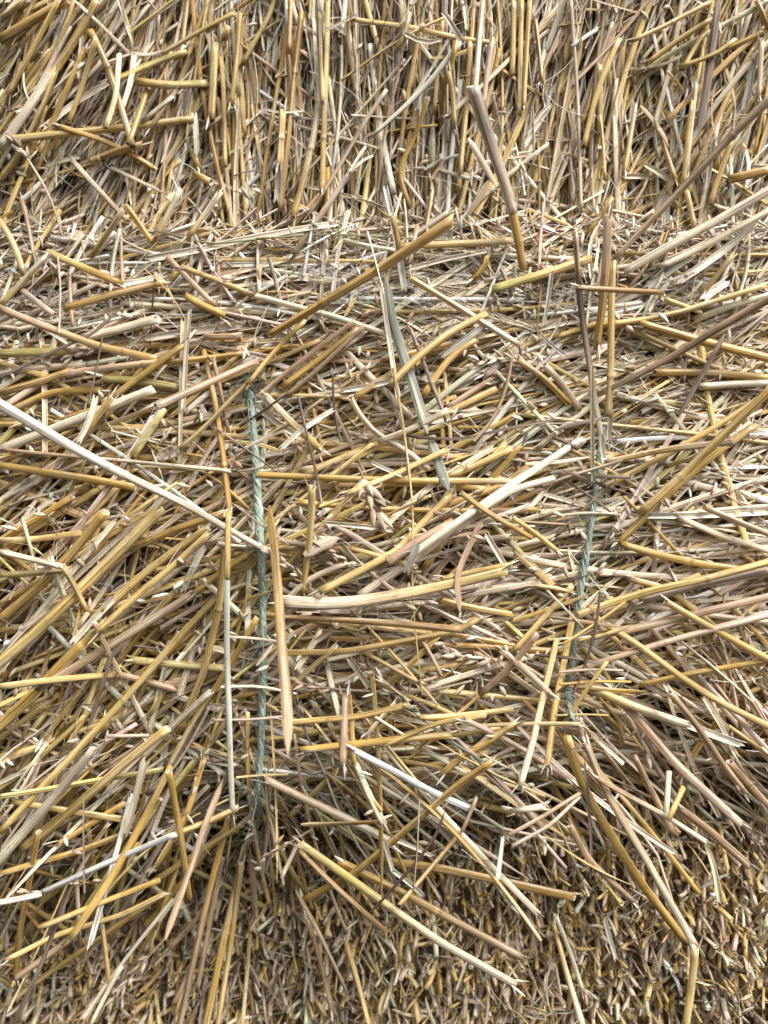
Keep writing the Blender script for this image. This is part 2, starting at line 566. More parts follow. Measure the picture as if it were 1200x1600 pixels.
upper_layer(1000, 'rrrf', (.0006, .0020), (.03, .12), 'DBTPK', [3, 3, 2, 1, 1.4], .0012)
upper_layer(1300, 'tttsr', (.0008, .0018), (.06, .18), 'GgTCBPY', [3, 4, 2, 3, 1.5, 2, 2], .0020, maxb=.14, conf=.5)
upper_layer(1300, 'rrrf', (.0004, .0015), (.03, .10), 'DBTPCW', [2, 3, 3, 3, 3, 2], .0012)
upper_layer(1200, 'ttsts', (.0007, .0018), (.06, .18), 'GgTCPWY', [3, 4, 2, 3.5, 2, 1.6, 3], .0018, maxb=.14, conf=.5)
upper_layer(1300, 'rrsf', (.0003, .0011), (.02, .08), 'DBTPCW', [2, 3, 3, 3, 3, 2.4], .0010)
upper_layer(260, 'tttst', (.0009, .0020), (.06, .16), 'GgTCPWY', [2.4, 4, 1.4, 4.5, 2, 2.4, 4], .0016, maxb=.14, conf=.5)
for i in range(600):                     # torn crossing bits and curls on the upper bale
    x, z = U(-.50, .50), U(.19, .5)
    kind = 'rrts'[int(R.integers(4))]
    lay(x, z, up_angle(x, z) + N(0, .9), U(.012, .05), U(.0005, .0016), kind, jit(pick('DBTPCWgG', [2, 2, 3, 3, 3, 2, 2, 2])), 'U', tol=.001, bend=N(0, 8 if kind == 'r' else 1), lift=(N(0, .003), N(0, .003)))

# ------------------------------------------------------------------ the middle bale
def mid_spot():
    while True:
        x, z = U(-.50, .50), U(-.30, .215)
        if base_mid(x, z) > -.105: return x, z


def mid_layer(n, kinds, rr, LL, cols, ws, tol, jitter=0, **k):
    for i in range(int(n * 1.32)):
        x, z = mid_spot()
        kind = kinds[int(R.integers(len(kinds)))]
        L = U(*LL)
        px, py = to_px(x, z)
        if kind in 'rsf' and px < 390 and py > 700 and R.random() < .8: continue
        if kind == 't' and px < 390 and py > 700 and R.random() < .42: continue
        if kind in 'rsf' and px > 930 and py > 860 and R.random() < .3: continue
        if kind in 'ts' and (px < 380 or px > 930) and py > 640: L *= 2.2 if px < 380 else 1.5
        r = U(*rr)
        if py < 490: L *= .75; r *= .8
        if py < 490 and kind in 'ts' and R.random() < .5: continue
        kw = dict(roll=N(0, .6) + (math.pi if R.random() < .3 else 0), tw=N(0, 1.5), open=U(.5, 1.5)) if kind in 'rs' else dict(flat=U(.5, 1), cut=U(0, .9))
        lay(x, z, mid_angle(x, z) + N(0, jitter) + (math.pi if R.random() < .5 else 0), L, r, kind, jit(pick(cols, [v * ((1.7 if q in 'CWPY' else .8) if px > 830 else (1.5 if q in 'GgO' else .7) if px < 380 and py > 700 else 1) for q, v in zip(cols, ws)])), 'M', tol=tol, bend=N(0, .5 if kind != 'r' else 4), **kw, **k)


mid_layer(1300, 'rrrf', (.0006, .0020), (.03, .12), 'DBTPK', [3, 3, 2, 1, 1.6], .0014, .3)  # brown shreds, darkest in the deep layers: shade of the gaps put into colour
mid_layer(1100, 'tttsts', (.0010, .0022), (.06, .18), 'GgTCBPO', [4, 3, 2, 2, 1, 2, 1], .0022, conf=.5)
mid_layer(1000, 'rrrf', (.0004, .0016), (.02, .09), 'DBTPCK', [4, 4, 2, 1.4, .8, 2.5], .0014, .35)
mid_layer(900, 'ttsts', (.0008, .0022), (.06, .18), 'GgTCPYOB', [4, 4, 2.4, 3.4, 2, 2, 1, .8], .0020, conf=.5)
mid_layer(1000, 'rrsf', (.0003, .0012), (.015, .07), 'DBTPCW', [3.4, 4, 3, 3, 2, 1.8], .0012, .45)
mid_layer(620, 'tttsts', (.0009, .0023), (.07, .20), 'GgTCPYOW', [3.4, 4.4, 2.2, 5, 2.4, 2.6, 1, 1.6], .0018, conf=.5)
mid_layer(650, 'rrff', (.0002, .0010), (.012, .06), 'DBTPCW', [2.5, 3, 3, 3, 2.4, 2], .0010, .7)
for i in range(1700):                    # paler litter caught on the ledge
    x, z = U(-.50, .50), U(.135, .215)
    kind = 'rsfs'[int(R.integers(4))]
    lay(x, z, N(.1, .4), U(.015, .10), U(.0003, .0013), kind, jit(pick('DBTPCWSg', [1, 2, 3.5, 4.5, 4, 3, 1, 2.5])), 'M', tol=.001, bend=N(0, 3), roll=N(0, .7), tw=N(0, 1.5), open=U(.5, 1.4))
for i in range(95):                      # a few long pale stems along it
    x, z = U(-.5, .5), U(.14, .20)
    lay(x, z, N(.08, .25), U(.07, .17), U(.0011, .0021), 'ts'[i % 2], jit(pick('PCWgYT', [3, 4, 2, 3, 2, 2])), 'M', tol=.001, bend=N(0, .5), open=U(.6, 1.2), conf=.5)
# the long ends that hang and fan out from the lower edge of the bale, over the cut face below
for i in range(215):
    x = U(-.48, .50)
    z = -.165 + .05 * min(max((x + .08) / .3, -1), 1) - U(-.03, .075)
    px, py = to_px(x, z)
    m = 232 if px < 300 else 250 if px < 380 else 272 if px < 470 else 305 if px < 600 else 322 if px < 860 else 312
    a = math.radians(N(m, 11))
    L = U(.07, .17)
    kind = 'ttsrt'[i % 5]
    lay(x + math.cos(a) * L * .3, z + math.sin(a) * L * .3, a, L, U(.0007, .0020), kind, jit(pick('GgTCPYOB', [3, 3, 3, 3, 2, 2, .6, 1.2])), 'M', tol=.001, anchor=.25, maxb=.5, conf=.1, bend=N(0, .8), lift=(0, U(-.004, .014)), roll=N(0, .5), open=U(.6, 1.4), flat=U(.6, 1))


for i in range(250):                     # upright ends hanging raggedly over the ledge
    x = U(-.50, .50); z = .18 + .010 * math.sin(x * 14 + 1) + U(-.022, .03)
    kind = 'trsft'[i % 5]
    lay(x, z, up_angle(x, z) + N(0, .3), U(.02, .07), U(.0005, .0017), kind, jit(pick('DBTPCWgG', [1.5, 2, 3, 3, 4, 3, 3, 2.5])), 'U', tol=.001, bend=N(0, 2), lift=(N(0, .003), N(.002, .004)), roll=N(0, .7), open=U(.5, 1.4))


def husk_scatter(n, owner, zone, hang=0):
    out = []
    for i in range(n):
        x, z = zone()
        h = float(look(np.array([x]), np.array([z]))[0])
        a = U(0, 6.28)
        out.append((owner, np.array([x, -h - .0006, z]), np.array([math.cos(a), N(0, .3), math.sin(a)]), U(.005, .011), U(.0010, .0021), jit(pick('CPWTB', [3, 3, 2, 2, 1])), U(0, 6)))
    return out


for i in range(1650):                    # hair-thin awns and fibres caught in the surface
    if i % 3: (x, z), ow = mid_spot(), 'M'
    else: x, z, ow = U(-.5, .5), U(.17, .5), 'U'
    lay(x, z, (mid_angle(x, z) if ow == 'M' else up_angle(x, z)) + N(0, .6), U(.012, .05), U(.00014, .00034), 'f', jit(pick('DBTPCWY', [2, 3, 3, 3, 3, 2, 1])), ow, tol=.0002, bend=N(0, 9), conf=.1, lift=(U(0, .002), U(0, .004)))

HUSKS = husk_scatter(2300, 'M', mid_spot) + husk_scatter(420, 'U', lambda: (U(-.5, .5), U(.17, .30) if R.random() < .6 else U(.2, .5))) + husk_scatter(350, 'L', lambda: (U(-.5, .5), U(-.5, -.26)))


# ------------------------------------------------------------------ from the photograph's pixels to places on the pile
def place(pts, w, kind, lift=(0, 0), anchor=.5, tol=.0012, kink=False, maxb=.34, conf=.25, sink=0.0):
    p = np.array(pts, float)
    seg = np.linalg.norm(np.diff(p, axis=0), axis=1); c = np.concatenate([[0], np.cumsum(seg)])
    n = int(np.clip(c[-1] / 9, 8, 40))
    t = np.linspace(0, c[-1], n)
    if kink: t = np.unique(np.concatenate([t, c[1:-1]]))
    n = len(t)
    q = np.stack([np.interp(t, c, p[:, 0]), np.interp(t, c, p[:, 1])], 1)
    if not kink:
        for _ in range(4): q[1:-1] = .25 * q[:-2] + .5 * q[1:-1] + .25 * q[2:]
    w = w if isinstance(w, tuple) else (w, w)
    rpx = max(w) / 2
    h = np.zeros(n)
    ramp = np.linspace(lift[0], lift[1], n)
    for it in range(4):
        xs = (q[:, 0] - 600) / F * (D - h); zs = (800 - q[:, 1]) / F * (D - h)
        r = rpx / F * (D - h.mean())
        s = np.concatenate([[0], np.cumsum(np.hypot(np.diff(xs), np.diff(zs)))])
        th = {'r': r * .25 + .0004, 's': r * .5}.get(kind)
        h = .35 * h + .65 * (rest(xs, zs, s, r, tol, anchor, maxb, conf, th) + ramp - sink)
    xs = (q[:, 0] - 600) / F * (D - h); zs = (800 - q[:, 1]) / F * (D - h)
    k = (D - h.mean()) / F / 2
    P = np.stack([xs, -h, zs], 1)
    stamp(P, r if th is None else th)
    return P, (w[0] * k, w[1] * k)


# ------------------------------------------------------------------ the two strings of twine, lying in their grooves
def twine(pts, width, name, fray, seed, sinks):
    rg = np.random.default_rng(seed)
    p = np.array(pts, float)
    n = 110
    seg = np.linalg.norm(np.diff(p, axis=0), axis=1); c = np.concatenate([[0], np.cumsum(seg)])
    t = np.linspace(0, c[-1], n)
    q = np.stack([np.interp(t, c, p[:, 0]), np.interp(t, c, p[:, 1])], 1)
    for _ in range(10): q[1:-1] = .25 * q[:-2] + .5 * q[1:-1] + .25 * q[2:]
    h = np.zeros(n)
    for _ in range(3):
        xs = (q[:, 0] - 600) / F * (D - h); zs = (800 - q[:, 1]) / F * (D - h)
        hh = np.max([look(xs + o, zs) for o in (-.002, 0, .002)], axis=0)
        for _ in range(40): hh[1:-1] = .25 * hh[:-2] + .5 * hh[1:-1] + .25 * hh[2:]
        h = hh + .0034 + np.interp(t / c[-1], *sinks)
    P = np.stack([xs, -h, zs], 1)
    r = width / 2 / F * D
    Td, Bv, Nv = frames(P, TO_CAM)
    b = Batch()
    ln = np.concatenate([[0], np.cumsum(np.linalg.norm(np.diff(P, axis=0), axis=1))])
    rowt = np.linspace(0, 1, n)
    tw = [lin(158, 182, 168), lin(172, 192, 178), lin(148, 174, 160), lin(192, 206, 193), lin(136, 162, 150)]
    wander = np.cumsum(rg.normal(0, .06, n)) + .8 * np.sin(np.linspace(0, 9, n))
    wide = r * (1 + .16 * np.sin(np.linspace(0, 17, n) + seed) + .08 * np.sin(np.linspace(0, 41, n)))
    for j in range(26):
        a = rg.uniform(0, 6.28) + ln / .030 * -2 * math.pi + wander + .35 * np.sin(ln * rg.uniform(60, 160) + j)
        rr = wide * rg.uniform(.45, .92)
        Q = P + (np.sin(a) * rr)[:, None] * Bv + (np.cos(a) * rr * .62)[:, None] * Nv
        sr = r * rg.uniform(.14, .30)
        k = 5
        T2, B2, N2 = frames(Q, TO_CAM)
        an = 2 * math.pi * np.arange(k) / k
        V = Q[:, None] + sr * (1.5 * np.sin(an)[None, :, None] * B2[:, None] + .6 * np.cos(an)[None, :, None] * N2[:, None])
        C = np.broadcast_to(tw[j % 5][None, None], (n, k, 3))
        b.grid(V, C, np.broadcast_to((np.arange(k + 1) * .0006 + j)[None], (n, k + 1)), ln * 2 + j * 7)
    stamp(P, r)
    fr = Batch()
    for i in range(fray):
        f = rg.beta(.7, .7) if i % 3 else rg.choice([.0, 1.0]) * .9 + .05
        m = int(np.clip(f * n, 2, n - 8))
        L = rg.uniform(.008, .035)
        d = Td[m] * rg.choice([-1, 1]) + Bv[m] * rg.normal(0, .5) + Nv[m] * abs(rg.normal(.15, .2))
        d /= np.linalg.norm(d)
        u = np.linspace(0, 1, 6)[:, None]
        cv = rg.normal(0, .3, 3) * L
        Q = P[m][None] + Nv[m][None] * r * .8 + d[None] * u * L + cv[None] * u ** 2
        add_fibre(fr, dict(P=Q, L=L, r=(.00022, .00012), c=tw[i % 5], ph=float(i)), False)
    return b, fr, name


TW = [
    twine([(384, 575), (391, 620), (397, 680), (402, 760), (407, 850), (411, 950), (410, 1060), (408, 1160), (404, 1225), (400, 1285)], 10.5, 'left', 90, 3,
          ([0, .05, .12, .93, 1], [-.008, -.003, .0015, .001, -.008])),
    twine([(948, 640), (940, 700), (932, 760), (924, 820), (914, 880), (906, 930), (900, 980), (893, 1040), (880, 1110)], 9, 'right', 130, 5,
          ([0, .1, .2, .3, .82, .9, 1], [-.008, -.004, -.003, .0004, .0006, -.004, -.010])),
]

# ------------------------------------------------------------------ stalks, blades and ears one can single out, bottom to top
TR = []
def T(kind, w, pts, col, L=None, o='M', **k):
    TR.append((kind, w, pts, col, L, o, k))

H_FILL = H.copy()
FLUFF = [(110, 475, 34, 8, 200), (60, 462, 34, 8, 70), (20, 425, 18, 6, 60), (505, 432, 26, 9, 300), (560, 462, 26, 9, 300), (650, 455, 22, 9, 160), (705, 488, 26, 6, 220), (535, 508, 14, 5, 80), (1050, 452, 26, 7, 160), (880, 465, 18, 8, 70)]

# ---- upper bale
T('t', 16, [(0, 62), (50, 32), (105, 0)], 'G', None, 'U')
T('t', 14, [(0, 232), (58, 150), (110, 75), (152, 0)], 'CG', 'broad pale stalk slanting steeply down past the upper edge of the dusty ledge', 'U', cs=.5)
T('t', 9, [(12, 150), (60, 60), (92, 0)], 'g', None, 'U')
T('t', 9, [(0, 280), (30, 240), (70, 160), (88, 110)], 'Y', None, 'U')
T('t', 10, [(60, 240), (100, 150), (132, 75)], 'G', None, 'U')
T('s', 6, [(122, 122), (127, 55)], 'W', None, 'U')
T('s', 12, [(67, 200), (120, 158), (170, 128), (215, 108)], 'C', None, 'U', roll=.3)
T('t', 11, [(170, 130), (228, 103), (292, 80)], 'O', None, 'U', n=[.45])
T('t', 12, [(12, 218), (110, 208), (200, 198), (302, 186)], 'g', 'straight golden stalk lying level across the upright straw of the upper bale', 'U', n=[.93])
T('t', 9, [(90, 197), (150, 215), (195, 235), (243, 264)], 'G', 'thin golden stalk crossing under the level stalk and bent at its tip', 'U')
T('t', 12, [(141, 253), (180, 236), (222, 226)], 'G', None, 'U', n=[.12])
T('t', 13, [(140, 46), (155, 75), (168, 105), (188, 165), (208, 230)], 'GT', 'stout tan stalk hanging with one swollen joint over the level golden stalk', 'U', n=[.34], lift=(.004, .012))
T('r', 6, [(115, 0), (160, 42), (210, 92)], 'C', None, 'U')
T('t', 13, [(214, 127), (262, 134), (326, 130)], 'GO', 'short olive stalk with a dark joint lying level below the straw gap', 'U', n=[.4])
T('t', 8, [(253, 84), (310, 50), (366, 20)], 'g', 'slim yellow stalk rising across the upright straw near the top edge', 'U', lift=(.003, .01))
T('t', 13, [(336, 68), (333, 130), (330, 188)], 'Og', None, 'U', lift=(.002, .006))
T('t', 11, [(356, 40), (352, 60), (350, 62)], 'G', None, 'U')
T('t', 8, [(316, 204), (362, 172)], 'T', None, 'U')
T('s', 11, [(303, 178), (307, 205), (307, 241)], 'W', 'small folded white flake of straw among brown shreds', 'U', open=.5, lift=(0, .006))
T('t', 10, [(300, 235), (312, 266)], 'G', None, 'U')
T('t', 12, [(305, 272), (330, 285)], 'G', None, 'U')
T('t', 8, [(232, 204), (276, 140)], 'T', None, 'U')
T('t', 7, [(222, 190), (270, 150)], 'C', None, 'U')
T('r', 6, [(162, 257), (215, 282), (264, 306)], 'P', None, 'U', fold=.5)
T('t', 9, [(112, 250), (150, 292), (200, 346)], 'CT', 'frayed pale stalk slanting down to the ledge', 'U', lift=(.004, 0))
T('t', 8, [(143, 400), (170, 362), (193, 327)], 'GT', 'short tan stalk with a cut end rising from the ledge', 'M', lift=(0, .015))
T('t', 9, [(195, 320), (218, 350), (240, 384)], 'G', None, 'M', lift=(.01, 0))
T('t', (7, 9), [(240, 380), (262, 335), (283, 296)], 'YC', 'pale cream stalk leaning up from the ledge, first of two alike', 'M', lift=(0, .02))
T('t', (7, 9), [(292, 374), (318, 337), (344, 300)], 'YC', 'pale cream stalk leaning up from the ledge, second of two alike', 'M', lift=(0, .02))
T('t', 6, [(34, 312), (46, 358), (54, 402)], 'T', None, 'M')
T('e', 15, [(24, 220), (55, 266), (80, 310), (97, 368)], 'P', 'small threshed ear hanging from a curved tan stem on the upper bale', 'U', head=.34, bare=.3)
T('t', 10, [(512, 0), (511, 80), (508, 150), (503, 300)], 'Yg', 'long yellow stalk standing upright in the upper bale, frayed at its foot', 'U', n=[.72], lift=(.002, .006))
T('t', 8, [(500, 18), (502, 80), (505, 160)], 'g', None, 'U')
T('s', 8, [(491, 30), (494, 90), (499, 158)], 'W', None, 'U', roll=.1)
T('t', 10, [(499, 160), (488, 225), (472, 290), (458, 340)], 'CG', 'golden stalk bent below a white split top beside the long yellow stalk', 'U', n=[.4], lift=(.004, .006))
T('t', 9, [(472, 20), (461, 110), (448, 240), (438, 330)], 'G', None, 'U', n=[.3])
T('t', 12, [(442, 172), (440, 215), (437, 262)], 'Y', 'thick yellow stalk with a joint and a white torn foot', 'U', n=[.5], lift=(.004, .008))
T('s', 12, [(437, 258), (435, 285), (433, 314)], 'W', None, 'U')
T('s', 5, [(410, 170), (440, 178), (475, 173)], 'C', None, 'U')
T('t', 8, [(540, 0), (537, 30), (532, 55)], 'W', None, 'U')
T('t', 9, [(455, 0), (453, 40), (451, 84)], 'G', None, 'U', lift=(0, .006))
T('t', 7, [(482, 335), (530, 260), (570, 190), (604, 140)], 'TP', 'slim tan stalk slanting up across upright straw beside the frayed one', 'U', lift=(0, .008))
T('t', 8, [(455, 402), (500, 338), (548, 268)], 'TP', 'tan stalk with a white frayed top leaning across the ledge crease', 'M', lift=(-.01, .012))
T('s', 6, [(548, 268), (565, 250), (583, 243)], 'W', None, 'U', lift=(.005, .01))
T('s', 6, [(548, 266), (560, 244), (572, 228)], 'P', None, 'U', lift=(.005, .008))
T('s', 6, [(700, 62), (672, 112), (640, 158)], 'W', None, 'U', lift=(.014, .010))
T('t', (10, 7), [(719, 66), (672, 128), (634, 166), (581, 213)], 'W', 'bright white split straw with a wide flared top across the upper bale', 'U', lift=(.016, .006))
T('s', 10, [(693, 20), (708, 42), (722, 66)], 'P', None, 'U', lift=(.01, .014))
T('t', 9, [(640, 322), (620, 270), (652, 205), (668, 152)], 'G', None, 'U')
T('r', 11, [(731, 216), (752, 250), (775, 292)], 'C', 'pale dry leaf curling beside the stout upright stalk', 'U', lift=(.004, .004))
T('r', 10, [(766, 280), (748, 310), (730, 338)], 'T', None, 'U')
T('t', (17, 12), [(738, 135), (765, 220), (790, 290), (802, 335), (818, 422)], 'PG', 'stout pale stalk leaning out in front of the upper bale', 'M', lift=(.05, .002), cs=.68, maxb=.2)
T('t', 9, [(803, 0), (802, 60), (800, 118)], 'Y', None, 'U')
T('t', 8, [(815, 0), (813, 90), (812, 180)], 'Yg', None, 'U')
T('t', 8, [(828, 0), (822, 90), (818, 170)], 'Y', None, 'U')
T('t', 8, [(836, 30), (842, 80), (847, 130)], 'g', None, 'U')
T('t', 7, [(892, 0), (898, 90), (903, 160), (908, 330)], 'P', None, 'U')
T('s', 10, [(880, 0), (868, 40), (855, 75)], 'W', None, 'U')
T('s', 10, [(860, 162), (840, 195), (820, 226)], 'W', None, 'U', roll=.3)
T('t', (9, 11), [(967, 62), (945, 110), (928, 160), (912, 230)], 'Yg', 'yellow stalk leaning left among the upright straw, pale at the top', 'U', lift=(.006, .004))
T('t', 7, [(937, 180), (942, 225), (945, 280)], 'g', None, 'U')
T('t', 9, [(993, 160), (985, 215), (975, 272)], 'CY', None, 'U', lift=(0, .005))
T('t', 8, [(988, 64), (1040, 40), (1112, 2)], 'g', None, 'U', n=[.5], lift=(.006, .002))
T('t', 10, [(1010, 100), (1060, 62), (1112, 30)], 'G', None, 'U', lift=(.004, .004))
T('t', 8, [(1065, 110), (1085, 75), (1103, 46)], 'G', None, 'U', lift=(.01, .002))
T('t', 7, [(1122, 80), (1160, 66), (1200, 45)], 'G', None, 'U')
T('r', 14, [(1122, 0), (1112, 70), (1104, 140), (1090, 205)], 'B', 'weathered grey leaf sheath hanging down the upper bale', 'U', tip=6, lift=(.006, .006))
T('t', 8, [(1088, 128), (1080, 200), (1072, 272)], 'C', None, 'U', lift=(.002, .004))
T('t', 8, [(1082, 160), (1074, 220), (1068, 290)], 'g', None, 'U')
T('t', (8, 9), [(1025, 196), (1040, 235), (1056, 284)], 'GY', 'short stalk, brown above and yellow below, leaning over dark shreds', 'U', lift=(0, .006))
T('s', 11, [(1006, 256), (1028, 268), (1048, 282)], 'O', None, 'U')
T('s', 10, [(975, 276), (1000, 274), (1022, 279)], 'G', None, 'U')
T('s', 8, [(1115, 215), (1110, 260), (1104, 296)], 'W', None, 'U')
T('s', 12, [(1180, 85), (1172, 130), (1163, 172)], 'W', None, 'U')
T('t', 9, [(1182, 0), (1196, 30), (1200, 45)], 'G', None, 'U')
T('t', 9, [(1190, 60), (1188, 110), (1185, 155)], 'C', None, 'U')
T('t', 10, [(1145, 215), (1128, 262), (1110, 320)], 'G', None, 'U')
T('t', 14, [(1210, 264), (1175, 272), (1140, 280)], 'G', None, 'U', lift=(.01, .004))
T('t', 10, [(1072, 295), (1080, 330), (1086, 360)], 'g', None, 'U')
T('t', 8, [(918, 365), (935, 340), (958, 310)], 'G', None, 'M', lift=(0, .01))
T('t', (9, 13), [(960, 405), (1010, 352), (1080, 280), (1147, 208), (1210, 148)], 'T', 'long tan stalk reaching from the ledge up over the upper bale', 'M', n=[.76], lift=(.004, .05), maxb=.2)
T('t', 12, [(975, 425), (1050, 382), (1120, 345), (1210, 292)], 'CP', None, 'M', lift=(0, .02))
T('t', 10, [(1030, 418), (1100, 385), (1210, 325)], 'C', None, 'M', lift=(0, .02))
T('s', 12, [(1060, 440), (1120, 400), (1180, 350)], 'W', None, 'M', roll=.3)

# ---- ledge
T('t', 9, [(0, 345), (22, 380), (38, 430)], 'g', None, 'M')
T('s', 12, [(230, 405), (300, 392), (380, 374), (455, 360), (527, 349)], 'P', 'long pale beige straw lying along the dusty ledge', 'M', open=.8)
T('f', 3, [(400, 372), (520, 366), (640, 372), (780, 380)], 'N', None, 'M')
T('f', 3, [(240, 360), (330, 382), (420, 372)], 'N', None, 'M')
T('s', 7, [(640, 420), (700, 404), (765, 391)], 'C', None, 'M')
T('t', 11, [(625, 385), (690, 382), (780, 378), (800, 376)], 'Y', None, 'M')
T('t', 12, [(770, 452), (850, 428), (920, 405)], 'Og', 'thick olive yellow stalk at the ledge by the upright stalks', 'M')
T('s', (9, 11), [(602, 293), (613, 345), (622, 388), (632, 452)], 'W', 'white split straw standing upright on the ledge behind a golden stalk', 'M', open=.8, lift=(.012, .0))
T('t', 9, [(612, 335), (620, 365), (624, 395)], 'g', None, 'M', lift=(.01, .0))
T('t', 10, [(735, 440), (758, 420), (762, 395)], 'G', None, 'M')
T('t', 8, [(1090, 470), (1120, 430), (1148, 396)], 'g', None, 'M', lift=(0, .01))
T('t', 8, [(1030, 464), (1060, 475), (1097, 488)], 'O', None, 'M', lift=(.002, .004))
T('s', 10, [(1010, 448), (1045, 425), (1082, 400)], 'W', None, 'M')
T('t', 9, [(940, 508), (1000, 500), (1060, 488), (1200, 445)], 'g', None, 'M')
T('s', 14, [(1100, 465), (1120, 450), (1138, 438)], 'W', None, 'M')
T('t', 10, [(1085, 500), (1130, 482), (1205, 460)], 'C', None, 'M')

# ---- middle bale, upper part
T('t', 9, [(0, 478), (35, 440), (76, 396)], 'gC', 'pale stalk running down to the ledge end and meeting a folded one', 'M', lift=(.004, .012))
T('t', 10, [(74, 394), (130, 418), (190, 444)], 'gG', 'golden stalk on the ledge ending in a blunt white cut', 'M', lift=(.012, .002))
T('s', 10, [(190, 444), (225, 438), (258, 430)], 'W', None, 'M')
T('t', 10, [(100, 482), (170, 462), (258, 440)], 'G', None, 'M')
T('t', 9, [(35, 454), (60, 474), (85, 492)], 'P', None, 'M', lift=(.004, .004))
T('t', 9, [(260, 400), (298, 440), (336, 478)], 'T', 'dull brown stalk slanting down off the ledge above the long twine', 'M', lift=(.006, .002))
T('t', 8, [(285, 418), (340, 438), (402, 464)], 'Y', None, 'M')
T('t', 12, [(290, 462), (320, 480), (350, 492)], 'G', None, 'M')
T('t', 13, [(130, 528), (190, 514), (246, 498)], 'C', None, 'M')
T('s', 12, [(230, 528), (300, 518), (378, 508)], 'P', None, 'M')
T('t', 12, [(0, 553), (50, 550), (115, 549)], 'O', None, 'M')
T('t', 11, [(0, 614), (50, 600), (110, 580)], 'G', None, 'M')
T('t', 10, [(20, 640), (80, 612), (160, 608)], 'G', None, 'M')
T('e', 15, [(108, 556), (150, 542), (178, 536), (200, 532)], 'P', None, 'M', head=.7, bare=.1)
T('t', 13, [(158, 590), (220, 596), (282, 606)], 'O', 'broad flat olive stalk lying level under a vertical split straw', 'M')
T('t', 10, [(318, 525), (345, 528), (378, 524)], 'T', None, 'M')
T('t', 13, [(0, 702), (110, 660), (240, 608)], 'C', 'thick beige stalk rising towards the flat olive one', 'M', lift=(0, .004))
T('t', (10, 12), [(0, 482), (60, 506), (150, 540), (195, 550), (248, 562)], 'TG', 'long tan stalk with a joint running down from the ledge end', 'M', n=[.78], lift=(.012, .002))
T('t', (12, 7), [(105, 584), (225, 568), (300, 562), (380, 552)], 'TG', 'long tan stalk with a knobbed end and a joint lying level', 'M', n=[.02, .43], lift=(.004, .004))
T('t', 10, [(174, 622), (235, 577), (288, 538)], 'G', None, 'M')
T('t', 11, [(174, 620), (150, 655), (125, 685)], 'Y', 'short glossy yellow stalk kinked where it passes a golden one', 'M', lift=(.004, .004))
T('t', 12, [(208, 712), (232, 676), (257, 638)], 'O', None, 'M')
T('s', 8, [(296, 485), (290, 560), (286, 640)], 'C', 'pale split straw hanging upright, paired with a narrower one', 'M', lift=(.006, .006))
T('s', 8, [(286, 500), (283, 610), (281, 725)], 'g', None, 'M', lift=(.004, .004))
T('t', 11, [(0, 727), (70, 738), (140, 748), (212, 762)], 'G', 'dull golden stalk lying low beneath the bright white one', 'M')
T('t', 8, [(318, 548), (335, 620), (350, 720), (360, 808)], 'G', 'golden stalk descending steeply beside the upper end of the long twine', 'M', n=[.7])
T('t', 6, [(333, 560), (345, 610), (356, 668)], 'T', None, 'M')
T('r', 7, [(292, 768), (320, 715), (348, 672)], 'P', None, 'M', fold=.8)
T('r', 20, [(245, 716), (262, 712), (285, 698)], 'P', None, 'M', fold=.6, tip=9)
T('t', 7, [(280, 702), (315, 672), (355, 630), (412, 574)], 'gG', 'thin golden stalk flaring to a white husk at its low end', 'M', lift=(.004, .004))
T('t', 6, [(0, 702), (100, 712), (213, 722), (360, 736)], 'TC', 'slender long tan stalk crossing beneath the bright white one', 'M', n=[.59], lift=(.002, .004))
T('t', (17, 8), [(-30, 615), (40, 655), (100, 692), (185, 738), (290, 788), (365, 832), (422, 863)], 'WC', 'long bright white stalk slanting down to cross the long green twine', 'M', lift=(.022, .004), n=[.5])
T('t', (12, 9), [(243, 636), (310, 605), (402, 564)], 'T', 'blurred tan stalk poking out towards the viewer near the long twine', 'M', lift=(.055, .004), maxb=.15)
T('t', 7, [(386, 602), (425, 552), (478, 500)], 'gG', 'thin yellow stalk rising from the top of the long green twine', 'M', lift=(.004, .006))
T('t', 9, [(398, 462), (450, 476), (520, 494), (602, 522)], 'C', 'long cream stalk descending under the big golden one', 'M')
T('t', 10, [(640, 434), (700, 470), (752, 502), (810, 538)], 'YC', 'straight pale yellow stalk descending from the ledge, cut clean at its top', 'M', lift=(.008, .004))
T('s', 10, [(690, 556), (728, 530), (768, 500)], 'W', 'short white split straw tucked under the pale yellow descending stalk', 'M', open=.7)
T('t', (12, 17), [(420, 524), (480, 488), (560, 440), (640, 390), (708, 344)], 'G', 'big golden stalk rising over the ledge, thick at its upper cut end', 'M', n=[.3], lift=(.004, .05), maxb=.2)
T('t', 8, [(400, 622), (460, 572), (520, 526), (555, 502)], 'T', None, 'M')
T('t', 9, [(440, 605), (500, 560), (560, 512)], 'G', 'golden stalk lying in a bundle with tan ones above the kinked pair', 'M', lift=(.002, .003))
T('t', 7, [(445, 620), (500, 575), (570, 508)], 'T', None, 'M')
T('t', 10, [(415, 618), (455, 660), (502, 704)], 'CG', 'short stalk fading from white to gold beside the long twine', 'M', lift=(.002, .004))
T('s', 10, [(400, 636), (432, 660), (468, 684)], 'W', None, 'M')
T('t', 10, [(552, 622), (610, 585), (660, 552), (706, 520)], 'g', 'golden stalk with a fold at its foot meeting a tan folded one', 'M', lift=(.004, .002))
T('t', 10, [(548, 622), (560, 645), (585, 675), (640, 708), (668, 732)], 'TP', 'tan stalk kinked twice below the grey green blade', 'M', kink=True, lift=(.006, .004))
T('r', 16, [(603, 440), (612, 500), (628, 550), (648, 612), (668, 678)], 'S', 'long grey green blade descending across the middle of the bale', 'M', fold=.25, tip=12, lift=(.006, .006))
